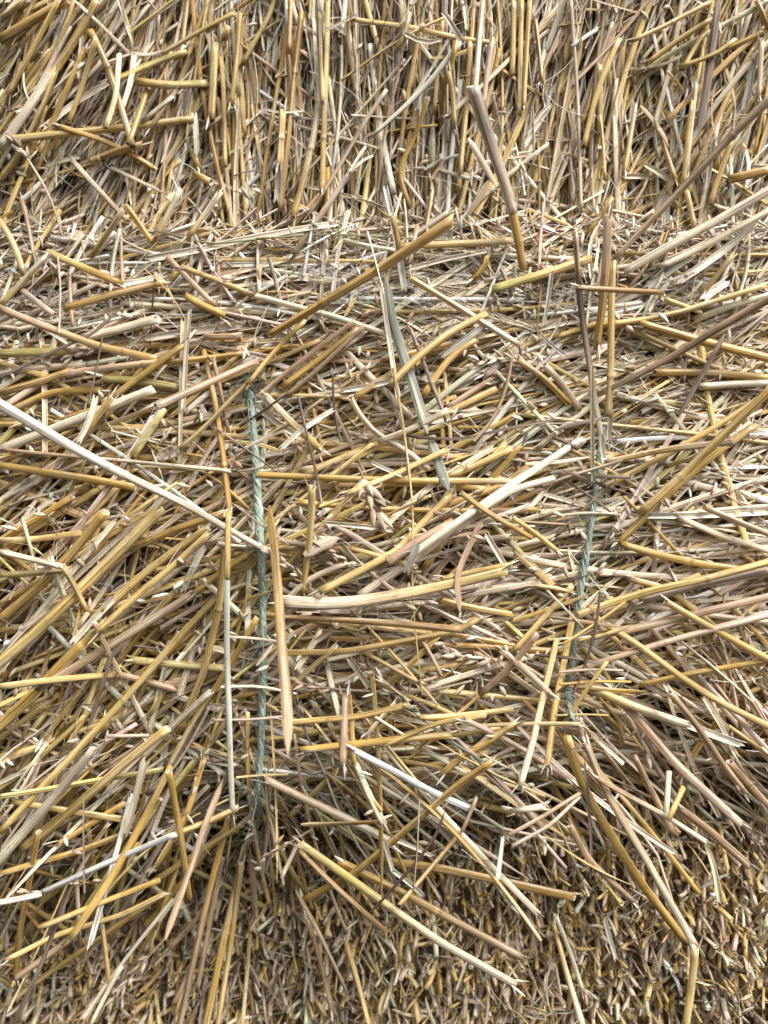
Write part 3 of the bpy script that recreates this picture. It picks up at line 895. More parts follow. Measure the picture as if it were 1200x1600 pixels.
T('r', 16, [(672, 686), (684, 722), (700, 766)], 'S', 'short grey green blade end below the longer blade', 'M', fold=.25, tip=14, lift=(.002, .004))
T('s', 8, [(596, 452), (606, 520), (614, 570), (622, 620)], 'C', 'pale split straw running beside the long grey green blade', 'M', lift=(.008, .007), open=.7)
T('f', (4, 2), [(574, 362), (590, 420), (600, 460)], 'C', None, 'M', lift=(.004, .008))
T('f', (5, 2), [(614, 575), (630, 660), (640, 745), (646, 800), (643, 900), (648, 980), (660, 1085)], 'Y', 'very long hair thin pale stem trailing down the middle of the bale', 'M', lift=(.008, .008))
T('t', 6, [(641, 512), (655, 550), (675, 600), (698, 656)], 'B', 'slim grey brown stem just past the long grey green blade', 'M', n=[.2, .6], lift=(.006, .006))
T('f', 5, [(466, 620), (482, 690), (496, 745), (506, 805)], 'D', None, 'M', lift=(.005, .005))
T('f', 4, [(520, 585), (522, 650), (532, 690)], 'D', None, 'M', lift=(.005, .005))
T('t', 9, [(400, 742), (500, 746), (640, 751), (800, 752)], 'Gg', 'long level golden stalk reaching right from the long twine below the kinked straw', 'M', n=[.59], lift=(.003, .003))
T('r', 5, [(600, 672), (650, 684), (720, 687), (800, 668), (880, 654)], 'D', None, 'M', tip=9, lift=(.004, .004))
T('t', 9, [(540, 772), (620, 740), (700, 702)], 'g', None, 'M')
T('s', 6, [(580, 722), (605, 735), (625, 742)], 'C', None, 'M', lift=(.003, .003))
T('t', 10, [(735, 738), (770, 712), (792, 690)], 'Y', None, 'M')
T('e', 15, [(735, 568), (770, 560), (800, 560), (830, 575)], 'P', None, 'M', head=.95, bare=.2)
T('f', 6, [(800, 560), (793, 600), (775, 650), (740, 690)], 'T', None, 'M', lift=(.004, .004))
T('e', 26, [(588, 800), (580, 775), (572, 755), (560, 730)], 'P', 'plump open ear with loose papery husks in the middle of the bale', 'M', head=.8, bare=.05)

# ---- round the short twine, upper right
T('t', 13, [(1000, 506), (1070, 526), (1130, 542), (1210, 562)], 'G', 'stout brown gold stalk descending to the picture edge', 'M', lift=(.006, .012))
T('t', 11, [(1022, 582), (1110, 582), (1210, 592)], 'G', None, 'M')
T('t', 11, [(1090, 604), (1150, 600), (1210, 598)], 'C', None, 'M')
T('r', 8, [(1132, 522), (1100, 580), (1060, 650)], 'B', 'grey dry blade slanting down behind the long blurred stalk', 'M', tip=9, lift=(.004, .004))
T('t', (9, 12), [(935, 616), (1000, 584), (1060, 552), (1130, 508), (1215, 460)], 'T', 'long soft tan stalk rising past the weathered sheath towards the viewer', 'M', lift=(.006, .06), maxb=.2)
T('t', (15, 12), [(950, 335), (948, 400), (942, 470), (932, 545)], 'TG', 'thick brown gold stalk standing up beside the weathered grey sheath', 'M', lift=(.03, .004), maxb=.2)
T('t', 10, [(958, 410), (955, 490), (954, 590), (950, 650)], 'g', 'golden upright stalk with a joint just above the frayed twine', 'M', n=[.74], lift=(.014, .006))
T('s', 8, [(955, 650), (952, 670), (950, 690)], 'C', None, 'M')
T('t', 8, [(899, 362), (901, 400), (904, 440)], 'T', None, 'M', lift=(.03, .022))
T('r', (9, 12), [(902, 430), (910, 500), (920, 570), (930, 640), (940, 690)], 'B', 'weathered grey leaf sheath hanging over the frayed green twine', 'M', tip=14, fold=.4, lift=(.022, .008), tw=.5)
T('s', 9, [(940, 680), (942, 705), (944, 726)], 'W', None, 'M', lift=(.008, .006))
T('s', 6, [(925, 572), (925, 660), (926, 756)], 'YC', 'narrow pale yellow straw hanging in front of the weathered sheath', 'M', lift=(.02, .014))
T('t', 8, [(899, 449), (960, 453), (1036, 457)], 'E', 'rust brown stem lying level across the upright stalks', 'M', lift=(.03, .03), n=[])
T('s', 7, [(862, 425), (858, 460), (850, 505)], 'W', None, 'M', lift=(.01, .004))
T('t', 11, [(850, 570), (880, 600), (905, 640)], 'C', None, 'M')
T('t', 10, [(808, 562), (850, 590), (890, 632)], 'G', None, 'M')
T('t', 9, [(940, 762), (1040, 712), (1130, 660), (1210, 606)], 'g', 'long golden stalk rising from the frayed twine to the picture edge', 'M', lift=(.002, .012))
T('t', (8, 11), [(945, 722), (1040, 702), (1146, 690)], 'GT', 'brown gold stalk with a knobbed tip reaching over other stalks', 'M', n=[.3, .97], lift=(.002, .012))
T('t', 12, [(1000, 802), (1060, 748), (1130, 680), (1210, 602)], 'gG', 'thick golden stalk rising steeply past the knobbed one', 'M', n=[.3], lift=(.002, .02))
T('t', 10, [(965, 850), (1040, 775), (1110, 715), (1180, 665)], 'G', None, 'M')
T('t', 12, [(560, 932), (620, 892), (700, 836), (790, 772)], 'P', 'thick pinkish stalk lying under the pale one in the middle', 'M')
T('t', 11, [(500, 925), (560, 893), (620, 862), (655, 822), (705, 772)], 'g', None, 'M')
T('t', 15, [(605, 878), (650, 848), (704, 818)], 'T', 'short brown stalk with a rounded end above the white folded tip', 'M', lift=(.004, .008), n=[.05])
T('t', (11, 12), [(642, 868), (720, 812), (800, 756), (860, 718), (906, 688)], 'CW', 'pale cream stalk rising to the frayed twine from a white folded tip', 'M', lift=(.012, .006))
T('s', 11, [(652, 850), (644, 872), (634, 894)], 'W', 'white folded tip at the low end of the pale cream stalk', 'M', open=.5, lift=(.012, .012))
T('t', 11, [(745, 800), (800, 765), (862, 748)], 'C', 'cream stalk with an open cut end pointing at the frayed twine', 'M', lift=(0, .006))
T('s', 9, [(820, 800), (850, 770), (872, 735)], 'C', None, 'M')
T('t', 8, [(720, 848), (760, 842), (800, 838)], 'C', None, 'M')

# ---- middle bale, left flank
T('t', 14, [(0, 968), (60, 918), (110, 868), (165, 800)], 'G', None, 'M')
T('t', 10, [(0, 898), (50, 896), (110, 890)], 'g', None, 'M')
T('t', 9, [(0, 845), (60, 842), (130, 832)], 'g', None, 'M')
T('t', 12, [(160, 955), (220, 900), (270, 862), (325, 825)], 'g', None, 'M')
T('t', 11, [(180, 865), (225, 848), (280, 825), (350, 802)], 'G', 'golden stalk with a pale joint rising to the white vertical straw', 'M', n=[.28])
T('s', 11, [(285, 925), (302, 885), (318, 855)], 'B', None, 'M')
T('t', 16, [(-15, 1048), (60, 985), (130, 915), (190, 857), (252, 795)], 'g', 'broad golden stalk, uppermost of the long ones on the shaded flank', 'M', lift=(.008, .006))
T('t', 15, [(-10, 1142), (50, 1088), (105, 1030), (165, 975)], 'G', 'broad golden stalk with a split pale sheath on the shaded flank', 'M', lift=(.008, .004), cs=.8)
T('s', 11, [(112, 1005), (145, 968), (178, 936)], 'C', None, 'M', lift=(.004, .003))
T('t', 11, [(150, 990), (220, 925), (270, 885), (328, 832)], 'g', None, 'M', lift=(.003, .003))
T('t', 12, [(60, 1075), (130, 1035), (210, 985), (303, 928)], 'T', 'long tan stalk with a dark jagged joint on the shaded flank', 'M', n=[.985], lift=(.003, .003))
T('t', 10, [(303, 928), (350, 890), (392, 862)], 'G', None, 'M')
T('t', 9, [(0, 862), (50, 874), (98, 886)], 'C', 'pale stalk folded sharply downward near the picture edge', 'M', lift=(.006, .006))
T('t', 9, [(98, 884), (118, 918), (136, 956)], 'g', None, 'M', lift=(.006, .001))
T('t', 8, [(148, 972), (162, 1005), (195, 1068), (235, 1145)], 'TC', 'slim tan stalk running down against the slope of the golden ones', 'M', n=[.08])
T('t', 10, [(0, 1073), (70, 1064), (130, 1058), (184, 1054)], 'Y', 'pale yellow level stalk with a bent tan end', 'M', lift=(.003, .003))
T('t', 10, [(184, 1054), (230, 1064), (282, 1080)], 'T', None, 'M')
T('t', 11, [(204, 1031), (270, 1038), (350, 1045)], 'O', 'short greenish yellow stalk level behind the leaning ones', 'M')
T('t', 10, [(0, 1300), (50, 1245), (105, 1190), (150, 1140), (205, 1081), (270, 1005), (342, 930)], 'g', 'very long golden stalk with a joint reaching down the shaded flank', 'M', n=[.55], lift=(.01, .003))
T('s', 10, [(280, 1088), (292, 1050), (305, 1005)], 'T', None, 'M')
T('t', 10, [(352, 850), (343, 945), (320, 1045), (280, 1142)], 'gG', 'golden stalk with a dark joint curving down beside the white vertical straw', 'M', n=[.33], lift=(.003, .003))
T('t', 9, [(262, 1200), (300, 1130), (350, 1055), (402, 965)], 'G', None, 'M', lift=(.002, .002))
T('t', 9, [(220, 1188), (262, 1142), (330, 1080)], 'C', None, 'M')
T('t', 12, [(165, 1202), (200, 1180), (236, 1152)], 'T', None, 'M', n=[.85])
T('t', 5, [(166, 1150), (195, 1150), (232, 1149)], 'P', None, 'M', lift=(.003, .003))
T('s', 9, [(235, 1140), (248, 1085), (258, 1040)], 'Y', None, 'M')
T('r', 6, [(180, 1012), (160, 1070), (136, 1140)], 'B', None, 'M', lift=(.004, .004))
T('t', (9, 9), [(357, 806), (355, 900), (354, 1000), (358, 1120), (360, 1200), (364, 1275)], 'W', 'long thin white straw hanging straight down beside the long twine', 'M', lift=(.008, .016))
T('t', 8, [(357, 800), (356, 860), (355, 905)], 'g', None, 'M', lift=(.008, .009))

# ---- between the strings, lower part
T('t', (11, 9), [(487, 758), (487, 800), (483, 850), (472, 930)], 'YG', 'yellow stalk standing upright between leaves close to the long twine', 'M', lift=(.012, .002))
T('s', 8, [(510, 818), (560, 822), (612, 828)], 'C', None, 'M')
T('e', 13, [(418, 862), (445, 880), (480, 910), (500, 940)], 'P', None, 'M', head=.8, bare=.2)
T('e', 14, [(548, 884), (525, 868), (505, 856), (470, 835)], 'P', 'pale threshed ear slanting beside the yellow upright stalk', 'M', head=.55, bare=.1)
T('r', 18, [(475, 868), (500, 852), (530, 840)], 'P', None, 'M')
T('t', 9, [(440, 945), (480, 905), (540, 880)], 'C', None, 'M')
T('t', (17, 11), [(440, 940), (500, 944), (560, 940), (640, 926), (720, 910), (792, 892)], 'CY', 'long glossy cream straw sweeping level to the right from the long twine', 'M', flat=.5, lift=(.014, .008))
T('t', 9, [(690, 905), (745, 892), (800, 882)], 'g', None, 'M', n=[.85])
T('t', 9, [(690, 937), (715, 945), (760, 954), (800, 960)], 'g', None, 'M', n=[.2])
T('r', 9, [(718, 955), (712, 900), (735, 850), (755, 808)], 'T', None, 'M', tip=9, lift=(.004, .004))
T('t', (8, 11), [(430, 964), (520, 968), (620, 974), (722, 984)], 'E', 'blurred orange brown stalk lying level in front of the bale', 'M', lift=(.01, .03), maxb=.15)
T('t', 9, [(440, 1020), (540, 1018), (640, 1000), (720, 984), (745, 968)], 'G', None, 'M')
T('s', 10, [(464, 1045), (490, 1005), (502, 985)], 'Y', None, 'M')
T('t', 7, [(568, 1018), (610, 1042), (652, 1066)], 'gT', 'tan stalk folded at its low end beside the jointed ear', 'M', lift=(.003, .003))
T('t', 6, [(652, 1066), (690, 1057), (688, 1054)], 'T', None, 'M')
T('t', 6, [(690, 1056), (675, 1025), (656, 995)], 'T', None, 'M', lift=(.003, .003))
T('s', 10, [(545, 1030), (562, 1052), (578, 1076)], 'Y', 'small bright yellow split straw in the lower middle', 'M', lift=(.003, .003))
T('e', 14, [(450, 1062), (490, 1073), (520, 1077), (590, 1081), (660, 1082), (738, 1064)], 'B', 'thin brown ear on a long level stem', 'M', head=.25, bare=.2, stem='B')
T('e', 18, [(690, 1020), (720, 1026), (750, 1029), (785, 1031)], 'P', 'large pale ear with spread husks near the frayed twine', 'M', head=.85, bare=.08)
T('e', 14, [(558, 1028), (580, 1045), (610, 1075), (640, 1095)], 'P', None, 'M', head=.7, bare=.15)
T('e', 13, [(608, 1080), (640, 1100), (680, 1142), (755, 1190)], 'N', 'grey green ear with a fading curved stem in the lower middle', 'M', head=.4, bare=.2, stem='S')
T('t', 8, [(656, 1122), (720, 1118), (802, 1108)], 'g', None, 'M')
T('t', 11, [(540, 1084), (538, 1140), (535, 1198)], 'T', 'tan stalk standing upright with a narrower one touching it', 'M', lift=(.004, .004))
T('t', 7, [(546, 1086), (550, 1140), (553, 1196)], 'G', None, 'M', lift=(.004, .004))
T('t', 11, [(470, 1172), (560, 1162), (640, 1154), (705, 1148)], 'G', None, 'M')
T('t', 7, [(705, 1150), (740, 1144), (782, 1138)], 'g', None, 'M')
T('t', 10, [(806, 1128), (770, 1155), (720, 1182), (690, 1210)], 'G', None, 'M')
T('t', 7, [(572, 1150), (595, 1120), (618, 1098)], 'T', None, 'M', lift=(.003, .003))
T('r', (13, 17), [(421, 790), (430, 850), (436, 930), (440, 1010), (447, 1090), (450, 1180)], 'GT', 'golden brown blade jutting towards the viewer in front of the long twine', 'M', fold=.7, tip=9, lift=(.03, .10), maxb=.12)
T('f', 4, [(455, 1080), (475, 1140), (508, 1210)], 'D', None, 'M', lift=(.006, .006))
T('r', 7, [(400, 1040), (414, 1022), (428, 1005)], 'P', None, 'M', lift=(.008, .008))

# ---- right flank
T('t', 8, [(800, 808), (835, 832), (872, 862)], 'g', 'short yellow stalk descending to the frayed twine', 'M', lift=(.003, .003))
T('s', 10, [(1005, 806), (1080, 806), (1205, 800)], 'W', 'white split straw lying level at the picture edge', 'M')
T('t', 9, [(1060, 808), (1120, 835), (1205, 862)], 'C', None, 'M')
T('t', 11, [(970, 850), (1040, 870), (1100, 882), (1210, 896)], 'G', None, 'M', n=[.45])
T('t', 10, [(1100, 792), (1150, 814), (1210, 838)], 'T', 'dark brown stalk descending to the picture edge above the fan', 'M', lift=(.004, .014))
T('t', 9, [(985, 905), (1045, 920), (1088, 955), (1140, 1000), (1210, 1035)], 'g', None, 'M')
T('t', 12, [(900, 962), (960, 940), (1020, 922), (1100, 905), (1210, 876)], 'g', 'golden stalk with a joint, uppermost of the fan right of the frayed twine', 'M', n=[.66], lift=(.002, .014))
T('t', 10, [(1000, 940), (1100, 912), (1210, 890)], 'B', None, 'M', lift=(.0, .006))
T('t', 11, [(925, 995), (1010, 978), (1100, 956), (1210, 930)], 'T', 'dull brown stalk in the fan right of the frayed twine', 'M', lift=(.002, .012))
T('t', (9, 12), [(870, 1056), (940, 1034), (1010, 1012), (1080, 992), (1210, 958)], 'TP', 'long tan stalk, lowest of the fan right of the frayed twine', 'M', n=[.5], lift=(.004, .018))
T('t', 9, [(1000, 1070), (1080, 1052), (1210, 1030)], 'G', None, 'M')
T('t', 11, [(925, 962), (1000, 1010), (1060, 1055), (1120, 1095), (1215, 1142)], 'g', 'long golden stalk descending across the fan to the picture edge', 'M', lift=(.0, .014))
T('t', 11, [(1040, 940), (1100, 975), (1210, 1035)], 'Y', None, 'M')
T('s', 7, [(914, 1040), (935, 1058), (958, 1074)], 'W', 'small white straw sliver below the end of the frayed twine', 'M', lift=(.004, .004))
T('t', 13, [(905, 1068), (960, 1092), (1020, 1115), (1078, 1134)], 'gC', 'thick pale stalk descending with a white split end', 'M', lift=(.004, .012))
T('s', 12, [(1078, 1134), (1120, 1150), (1160, 1164)], 'W', None, 'M', lift=(.008, .012))
T('t', 6, [(884, 1126), (915, 1080), (948, 1034)], 'g', 'slim golden stalk leaning below the end of the frayed twine', 'M', lift=(.008, .008))
T('t', 10, [(895, 960), (886, 1010), (878, 1050), (866, 1110), (855, 1198)], 'g', 'golden stalk hanging steeply from the frayed twine end', 'M', lift=(.004, .01))
T('t', 9, [(870, 1000), (850, 1080), (835, 1150), (812, 1230)], 'gC', None, 'M', lift=(.004, .008))
T('f', 5, [(938, 925), (932, 980), (915, 1040), (895, 1085)], 'D', None, 'M', lift=(.006, .006))
T('t', 10, [(800, 1030), (830, 1055), (860, 1085)], 'T', None, 'M', lift=(.003, .003))
T('t', 9, [(800, 1020), (850, 965), (895, 915)], 'g', None, 'M')
T('t', 9, [(750, 1085), (800, 1040), (840, 990)], 'T', None, 'M')
T('t', 10, [(1045, 1080), (1090, 1135), (1130, 1195), (1165, 1240)], 'T', 'grey tan stalk descending steeply on the sunlit flank', 'M', lift=(.004, .014))
T('t', 12, [(975, 1100), (1010, 1140), (1050, 1188), (1100, 1235), (1158, 1288)], 'TP', 'thick tan stalk descending below the thick pale one', 'M', lift=(.004, .02))
T('s', 8, [(1100, 1090), (1130, 1140), (1150, 1180)], 'Y', None, 'M')
T('t', 10, [(1140, 1190), (1170, 1225), (1210, 1268)], 'T', None, 'M', lift=(.01, .018))

# ---- lower edge, left fan
T('t', 9, [(0, 1245), (80, 1232), (170, 1216), (255, 1202)], 'O', 'long pale green stalk nearly level low on the shaded flank', 'M', lift=(.002, .002))
T('t', 9, [(20, 1252), (100, 1266), (190, 1280)], 'g', None, 'M')
T('t', 9, [(0, 1366), (45, 1352), (130, 1328), (200, 1300)], 'G', None, 'M', n=[.25])
T('t', 10, [(90, 1320), (140, 1288), (196, 1254)], 'G', 'golden stalk with a pale joint at its low end by the pale greenish one', 'M', n=[.1])
T('t', (16, 12), [(-10, 1352), (50, 1285), (100, 1228), (145, 1172)], 'CP', 'broad cream stalk with a brown stripe sliding off the shaded corner', 'M', lift=(.014, .004))
T('t', 14, [(35, 1326), (95, 1280), (150, 1232), (210, 1180), (262, 1138)], 'Gg', 'broad golden stalk beside the striped cream one', 'M', lift=(.012, .002))
T('s', (14, 10), [(226, 1188), (212, 1245), (196, 1305)], 'Y', 'wide pale split straw above the tip of the white one', 'M', lift=(.012, .016), open=.8)
T('t', (7, 9), [(205, 1240), (188, 1310), (165, 1390), (140, 1477)], 'W', 'white stalk hanging below the wide pale split straw', 'M', lift=(.006, .02))
T('t', (9, 11), [(266, 1198), (225, 1280), (180, 1362), (110, 1467)], 'G', 'golden stalk hanging over the white one in the shaded corner', 'M', lift=(.008, .03))
T('t', 9, [(62, 1396), (150, 1356), (210, 1330), (275, 1303)], 'W', 'white stalk with a break at its low end crossing the hanging golden one', 'M', lift=(.006, .004))
T('t', 9, [(-10, 1412), (30, 1405), (64, 1397)], 'W', None, 'M', lift=(.008, .006))
T('t', 9, [(275, 1303), (330, 1282), (372, 1262)], 'G', None, 'M', n=[.02], lift=(.004, .002))
T('t', 10, [(264, 1205), (280, 1290), (296, 1408)], 'G', None, 'M')
T('t', 8, [(5, 1574), (70, 1525), (140, 1478), (250, 1400)], 'gG', 'thin yellow stalk slanting through the dark corner gap', 'M', lift=(.014, .0))
T('t', 11, [(24, 1528), (65, 1500), (112, 1466)], 'T', None, 'M', lift=(.004, .004))
T('t', 9, [(24, 1530), (30, 1460), (45, 1380), (60, 1300)], 'G', None, 'M', lift=(.004, .0))
T('t', 8, [(10, 1500), (90, 1460), (190, 1430), (260, 1395)], 'g', None, 'M')
T('t', 8, [(60, 1450), (160, 1410), (250, 1375)], 'G', None, 'M')
T('r', 7, [(18, 1605), (60, 1520), (90, 1440), (118, 1370)], 'B', None, 'M', lift=(.01, .004))
T('s', 6, [(130, 1592), (165, 1540), (210, 1480), (268, 1408)], 'C', 'slim pale straw slanting over the cut ends near the small ear', 'M', lift=(.02, .004))
T('e', 15, [(172, 1568), (205, 1525), (245, 1480), (262, 1462)], 'P', 'small brown ear hanging over the cut ends of the lower bale', 'M', head=.7, bare=.2, lift=(.02, .006))
T('t', 7, [(140, 1605), (170, 1545), (190, 1510)], 'C', None, 'M', lift=(.02, .01))
T('r', 10, [(258, 1468), (290, 1380), (320, 1290), (350, 1215)], 'T', None, 'M', lift=(.012, .004), tip=8)
T('t', 8, [(265, 1482), (305, 1440), (345, 1380)], 'T', None, 'M', lift=(.012, .004))
T('t', 10, [(278, 1610), (305, 1490), (330, 1380), (358, 1275)], 'TG', 'long tan stalk hanging from under the white straw tip', 'M', lift=(.03, .004))
T('t', 7, [(308, 1548), (328, 1440), (348, 1340)], 'T', 'slim tan stalk hanging between two long ones, ending above the frame', 'M', lift=(.024, .004))
T('t', 10, [(320, 1612), (345, 1490), (372, 1370), (382, 1320)], 'G', 'golden stalk hanging straight down below the end of the long twine', 'M', lift=(.03, .004))
T('t', 8, [(338, 1612), (360, 1480), (378, 1350)], 'Y', None, 'M', lift=(.024, .002))
T('t', 6, [(378, 1612), (386, 1520), (392, 1440)], 'Y', None, 'M', lift=(.02, .004))
T('r', 9, [(400, 1440), (396, 1380), (390, 1320)], 'T', None, 'M')
T('f', 3, [(131, 1240), (130, 1310), (132, 1395)], 'B', None, 'M', lift=(.02, .022))

# ---- lower edge, middle and right fan
T('t', 12, [(415, 1218), (470, 1245), (540, 1278), (616, 1318)], 'TC', 'long tan stalk paling towards its low end under the long twine', 'M', lift=(.002, .012))
T('s', 7, [(612, 1310), (650, 1325), (675, 1338)], 'W', None, 'M', lift=(.008, .008))
T('t', (10, 11), [(552, 1172), (610, 1202), (672, 1236), (738, 1266)], 'W', 'bright white stalk descending with a torn end at the bale edge', 'M', lift=(.002, .016))
T('t', 10, [(472, 1408), (560, 1360), (640, 1292), (720, 1222), (770, 1190)], 'G', 'long golden stalk rising along the bale edge from the twine end', 'M', lift=(.004, .002))
T('r', 7, [(470, 1288), (540, 1286), (620, 1282)], 'E', None, 'M', tip=8, lift=(.008, .008))
T('t', 12, [(530, 1346), (610, 1385), (690, 1428), (812, 1494)], 'GT', 'long golden stalk fading to beige, second of the low parallel pair', 'M', n=[.53], lift=(.002, .03))
T('t', 12, [(468, 1318), (540, 1368), (620, 1425), (690, 1474), (805, 1538)], 'OC', 'long pale olive stalk, lower of the parallel pair over the cut ends', 'M', lift=(.002, .04))
T('t', 11, [(600, 1345), (680, 1355), (780, 1376), (898, 1402)], 'G', 'golden stalk with a white cut tip reaching right over the cut ends', 'M', lift=(.002, .03))
T('t', 7, [(468, 1330), (520, 1382), (602, 1454)], 'E', 'dark brown stalk with a cut tip lying near the parallel pair', 'M', lift=(.006, .02))
T('t', 7, [(624, 1414), (670, 1360), (722, 1298)], 'G', 'thin golden stalk bent at the bale edge and hanging down', 'M', lift=(.02, .006))
T('t', 6, [(722, 1300), (735, 1270), (745, 1245)], 'T', None, 'M', lift=(.008, .006))
T('r', 5, [(578, 1426), (630, 1370), (680, 1310), (696, 1265)], 'D', None, 'M', tip=8, lift=(.03, .01))
T('f', 3, [(655, 1250), (652, 1330), (646, 1390)], 'D', None, 'M', lift=(.01, .02))
T('s', 7, [(600, 1314), (607, 1338), (614, 1362)], 'W', 'small upright white sliver under the bale edge', 'M', lift=(.008, .012))
T('s', 8, [(616, 1362), (640, 1380), (662, 1400)], 'W', None, 'M', lift=(.006, .01))
T('s', 7, [(786, 1308), (782, 1340), (778, 1372)], 'W', 'upright white sliver below the bale edge near the golden white tipped stalk', 'M', lift=(.01, .016))
T('t', 8, [(480, 1435), (500, 1500), (520, 1580)], 'T', 'slim tan stalk hanging down in the middle of the cut ends', 'L', lift=(.004, .016))
T('r', 6, [(462, 1390), (500, 1460), (545, 1556)], 'T', None, 'L', lift=(.006, .012), tip=8)
T('f', 3, [(438, 1480), (450, 1540), (460, 1602)], 'B', None, 'L', lift=(.006, .012))
T('s', 7, [(465, 1318), (453, 1345), (440, 1370)], 'C', None, 'M', lift=(.004, .006))
T('e', 10, [(410, 1340), (440, 1325), (470, 1305), (488, 1296)], 'T', None, 'M', head=.9, bare=.3)
T('t', (8, 7), [(540, 1470), (558, 1530), (577, 1604)], 'Y', None, 'L', lift=(.004, .02))
T('t', 13, [(885, 1150), (905, 1215), (930, 1265), (1000, 1378), (1072, 1472)], 'G', 'long golden stalk of the twin pair hanging over the lower bale', 'M', lift=(.004, .05))
T('t', 11, [(915, 1160), (945, 1235), (1005, 1335), (1086, 1478)], 'TC', 'long beige stalk of the twin pair, folded at its low end', 'M', lift=(.008, .055))
T('t', 11, [(1086, 1480), (1081, 1540), (1070, 1612)], 'Y', 'yellow stalk end hanging from the fold of the twin pair', 'M', lift=(.055, .06), maxb=.1)
T('s', 6, [(1070, 1460), (1078, 1478), (1080, 1494)], 'W', None, 'M', lift=(.03, .03))
T('t', 9, [(990, 1180), (1020, 1240), (1054, 1306)], 'T', 'brown stalk tapering to a point above the twin pair', 'M', lift=(.008, .024))
T('t', 7, [(930, 1215), (985, 1245), (1040, 1275), (1104, 1316)], 'TC', 'thin stalk folded sharply where it reaches a pale hanging end', 'M', lift=(.006, .03))
T('s', (8, 10), [(1102, 1316), (1115, 1350), (1126, 1412)], 'Y', 'pale yellow split end hanging from a thin folded stalk', 'M', lift=(.03, .03))
T('t', 12, [(1060, 1262), (1105, 1295), (1170, 1352)], 'T', 'soft tan stalk low on the right flank above the cut ends', 'M', lift=(.006, .02))
T('t', 9, [(1045, 1205), (1043, 1240), (1040, 1274)], 'C', None, 'M', lift=(.006, .012))
T('t', 8, [(1068, 1230), (1055, 1258), (1045, 1280)], 'g', None, 'M', lift=(.01, .014))
T('r', 5, [(913, 1190), (920, 1260), (924, 1320), (922, 1378)], 'D', 'dark thin strip hanging in front of the cut ends', 'M', tip=8, lift=(.02, .035))
T('t', 6, [(795, 1305), (850, 1275), (905, 1240)], 'T', None, 'M', lift=(.012, .012))
T('t', 6, [(800, 1322), (860, 1290), (905, 1245)], 'P', None, 'M', lift=(.012, .012))
T('t', 9, [(800, 1268), (825, 1264), (850, 1260)], 'C', None, 'M', lift=(.012, .01))
T('t', (8, 10), [(864, 1442), (885, 1520), (912, 1608)], 'YC', 'pale yellow stalk hanging at the bottom edge over the cut ends', 'L', lift=(.006, .03))
T('t', 7, [(868, 1430), (892, 1490), (911, 1550)], 'C', None, 'L', lift=(.004, .016))
T('s', 7, [(945, 1436), (953, 1468), (963, 1500)], 'W', 'upright white sliver standing among the cut ends', 'L', lift=(.006, .012))
T('t', 9, [(890, 1290), (920, 1345), (990, 1410)], 'T', None, 'L', lift=(.004, .004))

# ---- further stalks that stand out in the photograph
T('t', 10, [(0, 30), (40, 0)], 'Y', None, 'U')
T('t', 9, [(150, 60), (130, 130), (108, 190)], 'g', None, 'U', lift=(0, .004))
T('t', 9, [(186, 85), (182, 150), (165, 200)], 'CY', None, 'U', lift=(.002, .004))
T('s', 10, [(210, 82), (205, 130), (192, 165)], 'C', None, 'U')
T('t', 9, [(230, 140), (215, 185), (200, 225)], 'G', None, 'U')
T('t', 8, [(345, 90), (350, 150), (352, 260)], 'g', None, 'U', lift=(0, .004))
T('t', 9, [(375, 20), (370, 90), (362, 165)], 'G', None, 'U', lift=(0, .004))
T('t', 8, [(640, 20), (632, 60), (618, 80)], 'g', None, 'U')
T('t', 9, [(690, 140), (705, 110), (712, 65)], 'G', None, 'U', lift=(.004, .004))
T('s', 8, [(632, 52), (665, 70), (690, 62)], 'C', None, 'U', lift=(.004, .006))
T('s', 8, [(725, 0), (728, 25), (730, 45)], 'Y', None, 'U')
T('t', 9, [(754, 0), (748, 70), (742, 150)], 'C', None, 'U', lift=(0, .003))
T('t', 8, [(770, 60), (760, 120), (755, 170)], 'P', None, 'U')
T('t', 9, [(700, 110), (708, 150), (710, 200)], 'g', None, 'U', lift=(.0, .004))
T('r', 9, [(1000, 165), (1030, 200), (1045, 230)], 'T', None, 'U')
T('s', 7, [(825, 210), (842, 180), (860, 162)], 'W', None, 'U')
T('t', 8, [(1150, 60), (1120, 85), (1060, 105)], 'g', None, 'U', lift=(.004, .004))
T('r', 5, [(0, 590), (60, 560), (150, 520), (200, 470)], 'B', None, 'M')
T('f', 3, [(160, 525), (148, 590), (138, 630)], 'B', None, 'M', lift=(.004, .004))
T('f', 2, [(225, 420), (265, 455), (290, 500)], 'Y', None, 'M', lift=(.004, .004))
T('f', 3, [(90, 400), (95, 450), (92, 520)], 'C', None, 'M', lift=(.004, .004))
T('s', 9, [(150, 620), (140, 660), (122, 690)], 'C', None, 'M')
T('t', 9, [(590, 690), (650, 668), (700, 640)], 'C', None, 'M')
T('s', 9, [(535, 610), (575, 605), (610, 595)], 'W', None, 'M')
T('s', 8, [(440, 700), (470, 672), (520, 640)], 'W', None, 'M')
T('t', 10, [(610, 600), (650, 560), (700, 520), (760, 490)], 'g', None, 'M')
T('t', 10, [(660, 620), (700, 560), (745, 530)], 'G', None, 'M')
T('t', 11, [(800, 700), (760, 720), (700, 745)], 'g', None, 'M')
T('t', 9, [(720, 770), (760, 800), (830, 840)], 'G', None, 'M', lift=(.002, .004))
T('s', 9, [(760, 835), (775, 860), (790, 885)], 'Y', None, 'M')
T('t', 9, [(440, 1130), (560, 1120), (640, 1100)], 'g', None, 'M')
T('t', 8, [(600, 1165), (680, 1130), (760, 1118)], 'g', None, 'M')


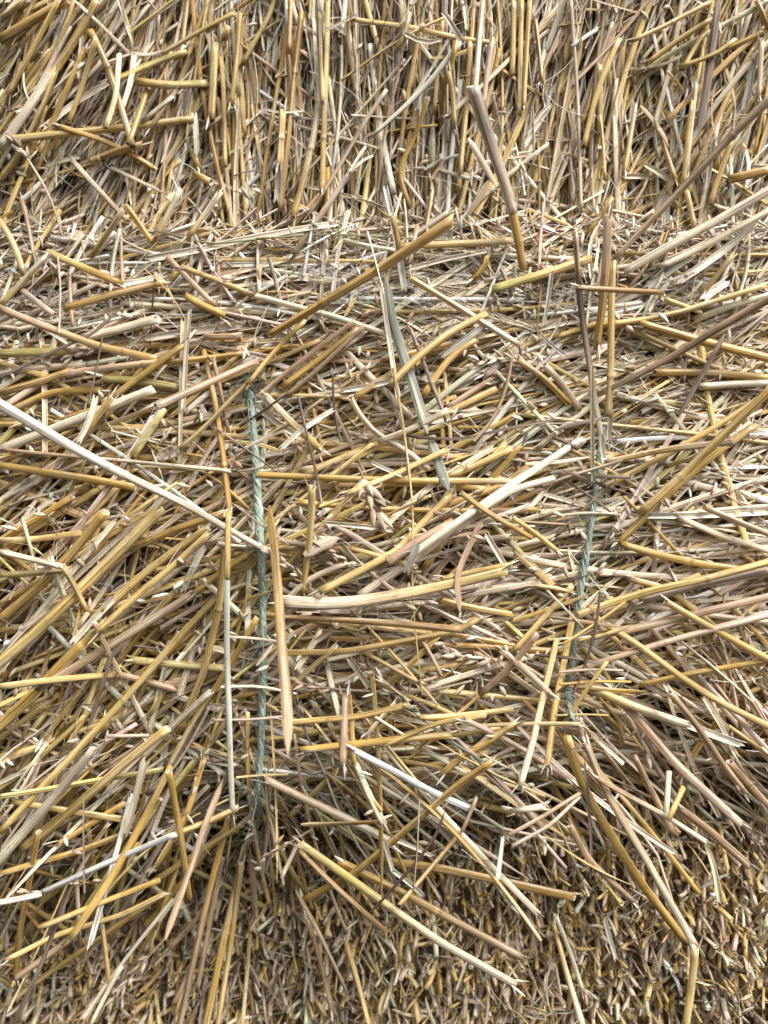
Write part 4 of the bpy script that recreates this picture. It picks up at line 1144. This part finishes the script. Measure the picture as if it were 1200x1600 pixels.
for i in range(40):
    q = R.random()
    if i % 3 == 1: cx_, cy_ = 402 + N(0, 8), U(590, 1270)
    else: cx_, cy_ = 915 + N(0, 14) - (cy_ - 850) * .1 if i else 915, U(650, 1120)
    a = N(.2, .5); l_ = U(18, 70)
    T('rrft'[i % 4], U(3, 7), [(cx_ - l_ * math.cos(a), cy_ + l_ * math.sin(a)), (cx_, cy_ + N(0, 3)), (cx_ + l_ * math.cos(a), cy_ - l_ * math.sin(a))], 'TPCBgGYD'[int(R.integers(8))], None, 'M', tol=.0002)

# ------------------------------------------------------------------ build
def thing_empty(name, loc, label, cat, group=None):
    o = bpy.data.objects.new(name, None)
    COL.objects.link(o)
    o.location = loc; o.empty_display_size = .05
    o['label'] = label; o['category'] = cat
    if group: o['group'] = group
    return o


BALES = {
    'U': thing_empty('straw_bale', (0, -.0, .20), 'upper straw bale of upright packed stalks above the dusty ledge', 'straw bale', 'stacked straw bales'),
    'M': thing_empty('straw_bale', (0, 0, -.2), 'bulging straw bale tied with two strings of green twine', 'straw bale', 'stacked straw bales'),
    'L': thing_empty('straw_bale', (0, .1, -.6), 'lower straw bale showing a dense face of cut stalk ends', 'straw bale', 'stacked straw bales'),
}
bpy.context.view_layer.update()
LOC = {k: np.array(b.location) for k, b in BALES.items()}


def part(name, b, mat, owner, **p):
    return link(name, b.mesh(name, mat, LOC[owner]), BALES[owner], **p)


def core(owner, fn, z0, z1):
    """the packed body of a bale behind its loose face"""
    xs = np.linspace(-.62, .62, 62); zs = np.linspace(z0, z1, 36)
    A, B = np.meshgrid(xs, zs)
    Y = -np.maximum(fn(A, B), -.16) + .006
    f = np.stack([A, Y, B], -1)
    bk = f.copy(); bk[..., 1] = .45
    V = np.concatenate([f.reshape(-1, 3), bk.reshape(-1, 3)]) - LOC[owner]
    n, m = A.shape; o = n * m
    faces = []
    for i in range(n - 1):
        for j in range(m - 1):
            a = i * m + j
            faces += [(a, a + 1, a + m + 1, a + m), (o + a, o + a + m, o + a + m + 1, o + a + 1)]
    for j in range(m - 1):
        faces += [(j, o + j, o + j + 1, j + 1), ((n - 1) * m + j, (n - 1) * m + j + 1, o + (n - 1) * m + j + 1, o + (n - 1) * m + j)]
    for i in range(n - 1):
        faces += [(i * m, i * m + m, o + i * m + m, o + i * m), (i * m + m - 1, o + i * m + m - 1, o + i * m + 2 * m - 1, i * m + 2 * m - 1)]
    me = bpy.data.meshes.new('packed_core'); me.from_pydata(V.tolist(), [], faces); me.materials.append(M_CORE)
    return link('packed_core', me, BALES[owner])


core('U', base_up, .205, .56)
core('M', base_mid, -.27, .203)
core('L', base_low, -.58, -.272)

# traced pieces first lie down, then everything is ranked by how much of it shows
GROUP = 'loose straws lying over the bales'
LOOSE = []
for kind, w, pts, col, label, owner, k in TR:
    k = dict(k)
    pk = {a: k.pop(a) for a in ('lift', 'anchor', 'tol', 'kink', 'maxb', 'conf', 'sink') if a in k}
    if kind == 'e':
        P, r = place(pts, 7, 'f', **pk)
        LOOSE.append(('e', P, w, PAL[col[0]], label, owner, k)); continue
    if owner == 'U': w = tuple(q * .88 for q in w) if isinstance(w, tuple) else w * .88
    P, r = place(pts, w, kind, **pk)
    c = PAL[col[0]]
    extra = dict(k)
    if len(col) > 1:
        extra['c2'] = jit(PAL[col[1]], .04)
    if kind == 't': extra.setdefault('flat', U(.75, 1)); extra.setdefault('cut', U(.1, .8))
    s = keep(kind, P, r, jit(c, .05), owner, **extra)
    s['traced'] = True
    if label: s['label'] = label; s['group_name'] = k.get('grp', GROUP)

# how much of each piece shows
for s in SPECS:
    Q, _ = resample(s['P'], np.linspace(0, 1, 14))
    y = Q[:, 1]
    px = 600 + Q[:, 0] / (D + y) * F; py = 800 - Q[:, 2] / (D + y) * F
    inside = (px > 0) & (px < 1200) & (py > 0) & (py < 1600)
    th = max(s['r'])
    vis = (look(Q[:, 0], Q[:, 2]) <= -y + th + .0012) & inside
    s['shown'] = float(vis.mean()) * s['L'] * th * (3 if s.get('traced') else 1)
    s['inside'] = bool(inside.any())

NAMES = {'t': 'straw_stalk', 's': 'split_stalk', 'r': 'leaf_strip', 'f': 'stem_fibre'}
STUFF = {'t': 'packed_straw', 's': 'packed_straw', 'r': 'chaff', 'f': 'chaff'}
LIM = {('t'): 300, ('s'): 120, ('r'): 160, ('f'): 70}
TRI = 0
rest_b = {}
order = sorted(range(len(SPECS)), key=lambda i: -SPECS[i]['shown'])
count = {}
CATS = {'t': ('loose_straw', 'straw'), 's': ('split_straw', 'straw'), 'r': ('leaf_blade', 'leaf'), 'f': ('thin_stem', 'stem')}
for i in order:
    s = SPECS[i]
    kd, ow = s['kind'], s['owner']
    if s.get('label'):
        b = Batch(); ADD[kd](b, s, True); TRI += b.tri
        nm, cat = CATS[kd]
        org = s['P'].mean(0)
        o = link(s.get('name', nm), b.mesh(nm, MAT[kd], org)); o.location = org
        o['label'] = s['label']; o['category'] = s.get('cat', cat)
        o['group'] = s['group_name']
        continue
    key = (kd, ow)
    count[key] = count.get(key, 0) + 1
    lim = LIM[kd] if ow != 'L' else {'t': 300, 's': 40, 'r': 80, 'f': 30}[kd]
    if s['inside'] and count[key] <= lim and s['shown'] > 0:
        b = Batch(); ADD[kd](b, s, not (ow == 'L' and kd == 't' and s['L'] < .04)); TRI += b.tri
        part(NAMES[kd], b, MAT[kd], ow)
    else:
        if s['shown'] <= 0 and not s['inside'] and R.random() < .3: pass
        rb = rest_b.setdefault((STUFF[kd], ow), (Batch(), MAT[kd]))[0]
        ADD[kd](rb, s, False)
for ow, base, d, ln, w, c, ph in HUSKS:
    add_husk(rest_b.setdefault(('chaff', ow), (Batch(), M_LEAF))[0], base, d, ln, w, c, ph, TO_CAM)
for (nm, ow), (b, mat) in rest_b.items():
    TRI += b.tri
    part(nm, b, mat, ow, kind='stuff')

for b, fr, side in TW:
    o = part('baling_twine', b, M_TWINE, 'M', label='long clean length of green twine' if side == 'left' else 'short frayed length of green twine half buried in straw')
    f = fr.mesh('frayed_fibre', M_TWINE, LOC['M'])
    link('frayed_fibre', f, o, kind='stuff')

# ears of wheat: a thin stem and its rows of husks
for _, P, w, c, label, owner, k in LOOSE:
    head = k.get('head', .5)
    org = P.mean(0)
    b = Batch()
    P2, L = resample(P, np.linspace(0, 1, 40))
    add_fibre(b, dict(P=P2, L=L, r=(.0011, .0009), c=PAL[k.get('stem', 'T')], ph=U(0, 6)), True)
    if label:
        root = link('wheat_ear', b.mesh('wheat_ear', M_STRAW, org)); root.location = org
        root['label'] = label; root['category'] = 'wheat ear'; root['group'] = 'threshed wheat ears'
        ro = org
    else:
        root = part('wheat_ear', b, M_STRAW, owner); ro = LOC[owner]
    TRI += b.tri
    m = int(L * head / .0042)
    hb = []
    for j in range(m):
        f = head * (j + .5) / m
        q, _ = resample(P, np.array([f, min(f + .03, 1)]))
        t = q[0] - q[1]; t /= np.linalg.norm(t) + 1e-9
        side = np.cross(t, (0, -1, 0)) * (1 if j % 2 else -1)
        up = np.array([0, -1, 0])
        for e in range(2):
            if R.random() < k.get('bare', .15): continue
            d = t * 1.0 + side * (U(.2, .75) if e == 0 else U(-.2, .4)) + up * U(-.1, .5); d /= np.linalg.norm(d)
            bb = Batch()
            add_husk(bb, q[0] + side * .0006 + up * .0006, d, U(.006, .0105) * w / 14, U(.0010, .0017) * w / 14, jit(pick([k.get('col', 'P'), 'C', 'T', 'B'], [4, 2, 1, 1]) if c is not PAL['N'] else c, .1), U(0, 6), TO_CAM)
            link('husk', bb.mesh('husk', M_LEAF, ro), root); TRI += bb.tri

# grey-white mould and dust caught on the ledge, in patches
fb = Batch()
for (px, py, sx, sy, n) in FLUFF:
    for i in range(int(n * 1.0)):
        qx, qy = N(px, sx), N(py, sy)
        x, z = (qx - 600) / F * (D + .02), (800 - qy) / F * (D + .02)
        h = float(H_FILL[idx(np.array([x]), np.array([z]))][0])
        L = U(.001, .0034)
        a = N(.2, .8)
        t = np.linspace(0, 1, 5)
        Q = np.stack([x + L * (t - .5) * math.cos(a) + np.sin(t * 5 + i) * .0008, -h - U(-.0022, .0022) - np.sin(t * 3) * .0008, z + L * (t - .5) * math.sin(a) + np.cos(t * 4 + i) * .0007], 1)
        add_fibre(fb, dict(P=Q, L=L, r=(U(.00012, .0003), .0001), c=jit(lin(226, 221, 219), .06), ph=U(0, 6)), False)
TRI += fb.tri
part('dust_fluff', fb, M_FLUFF, 'M', kind='stuff')
print('triangles', TRI, 'pieces', len(SPECS), 'objects', len(bpy.data.objects))
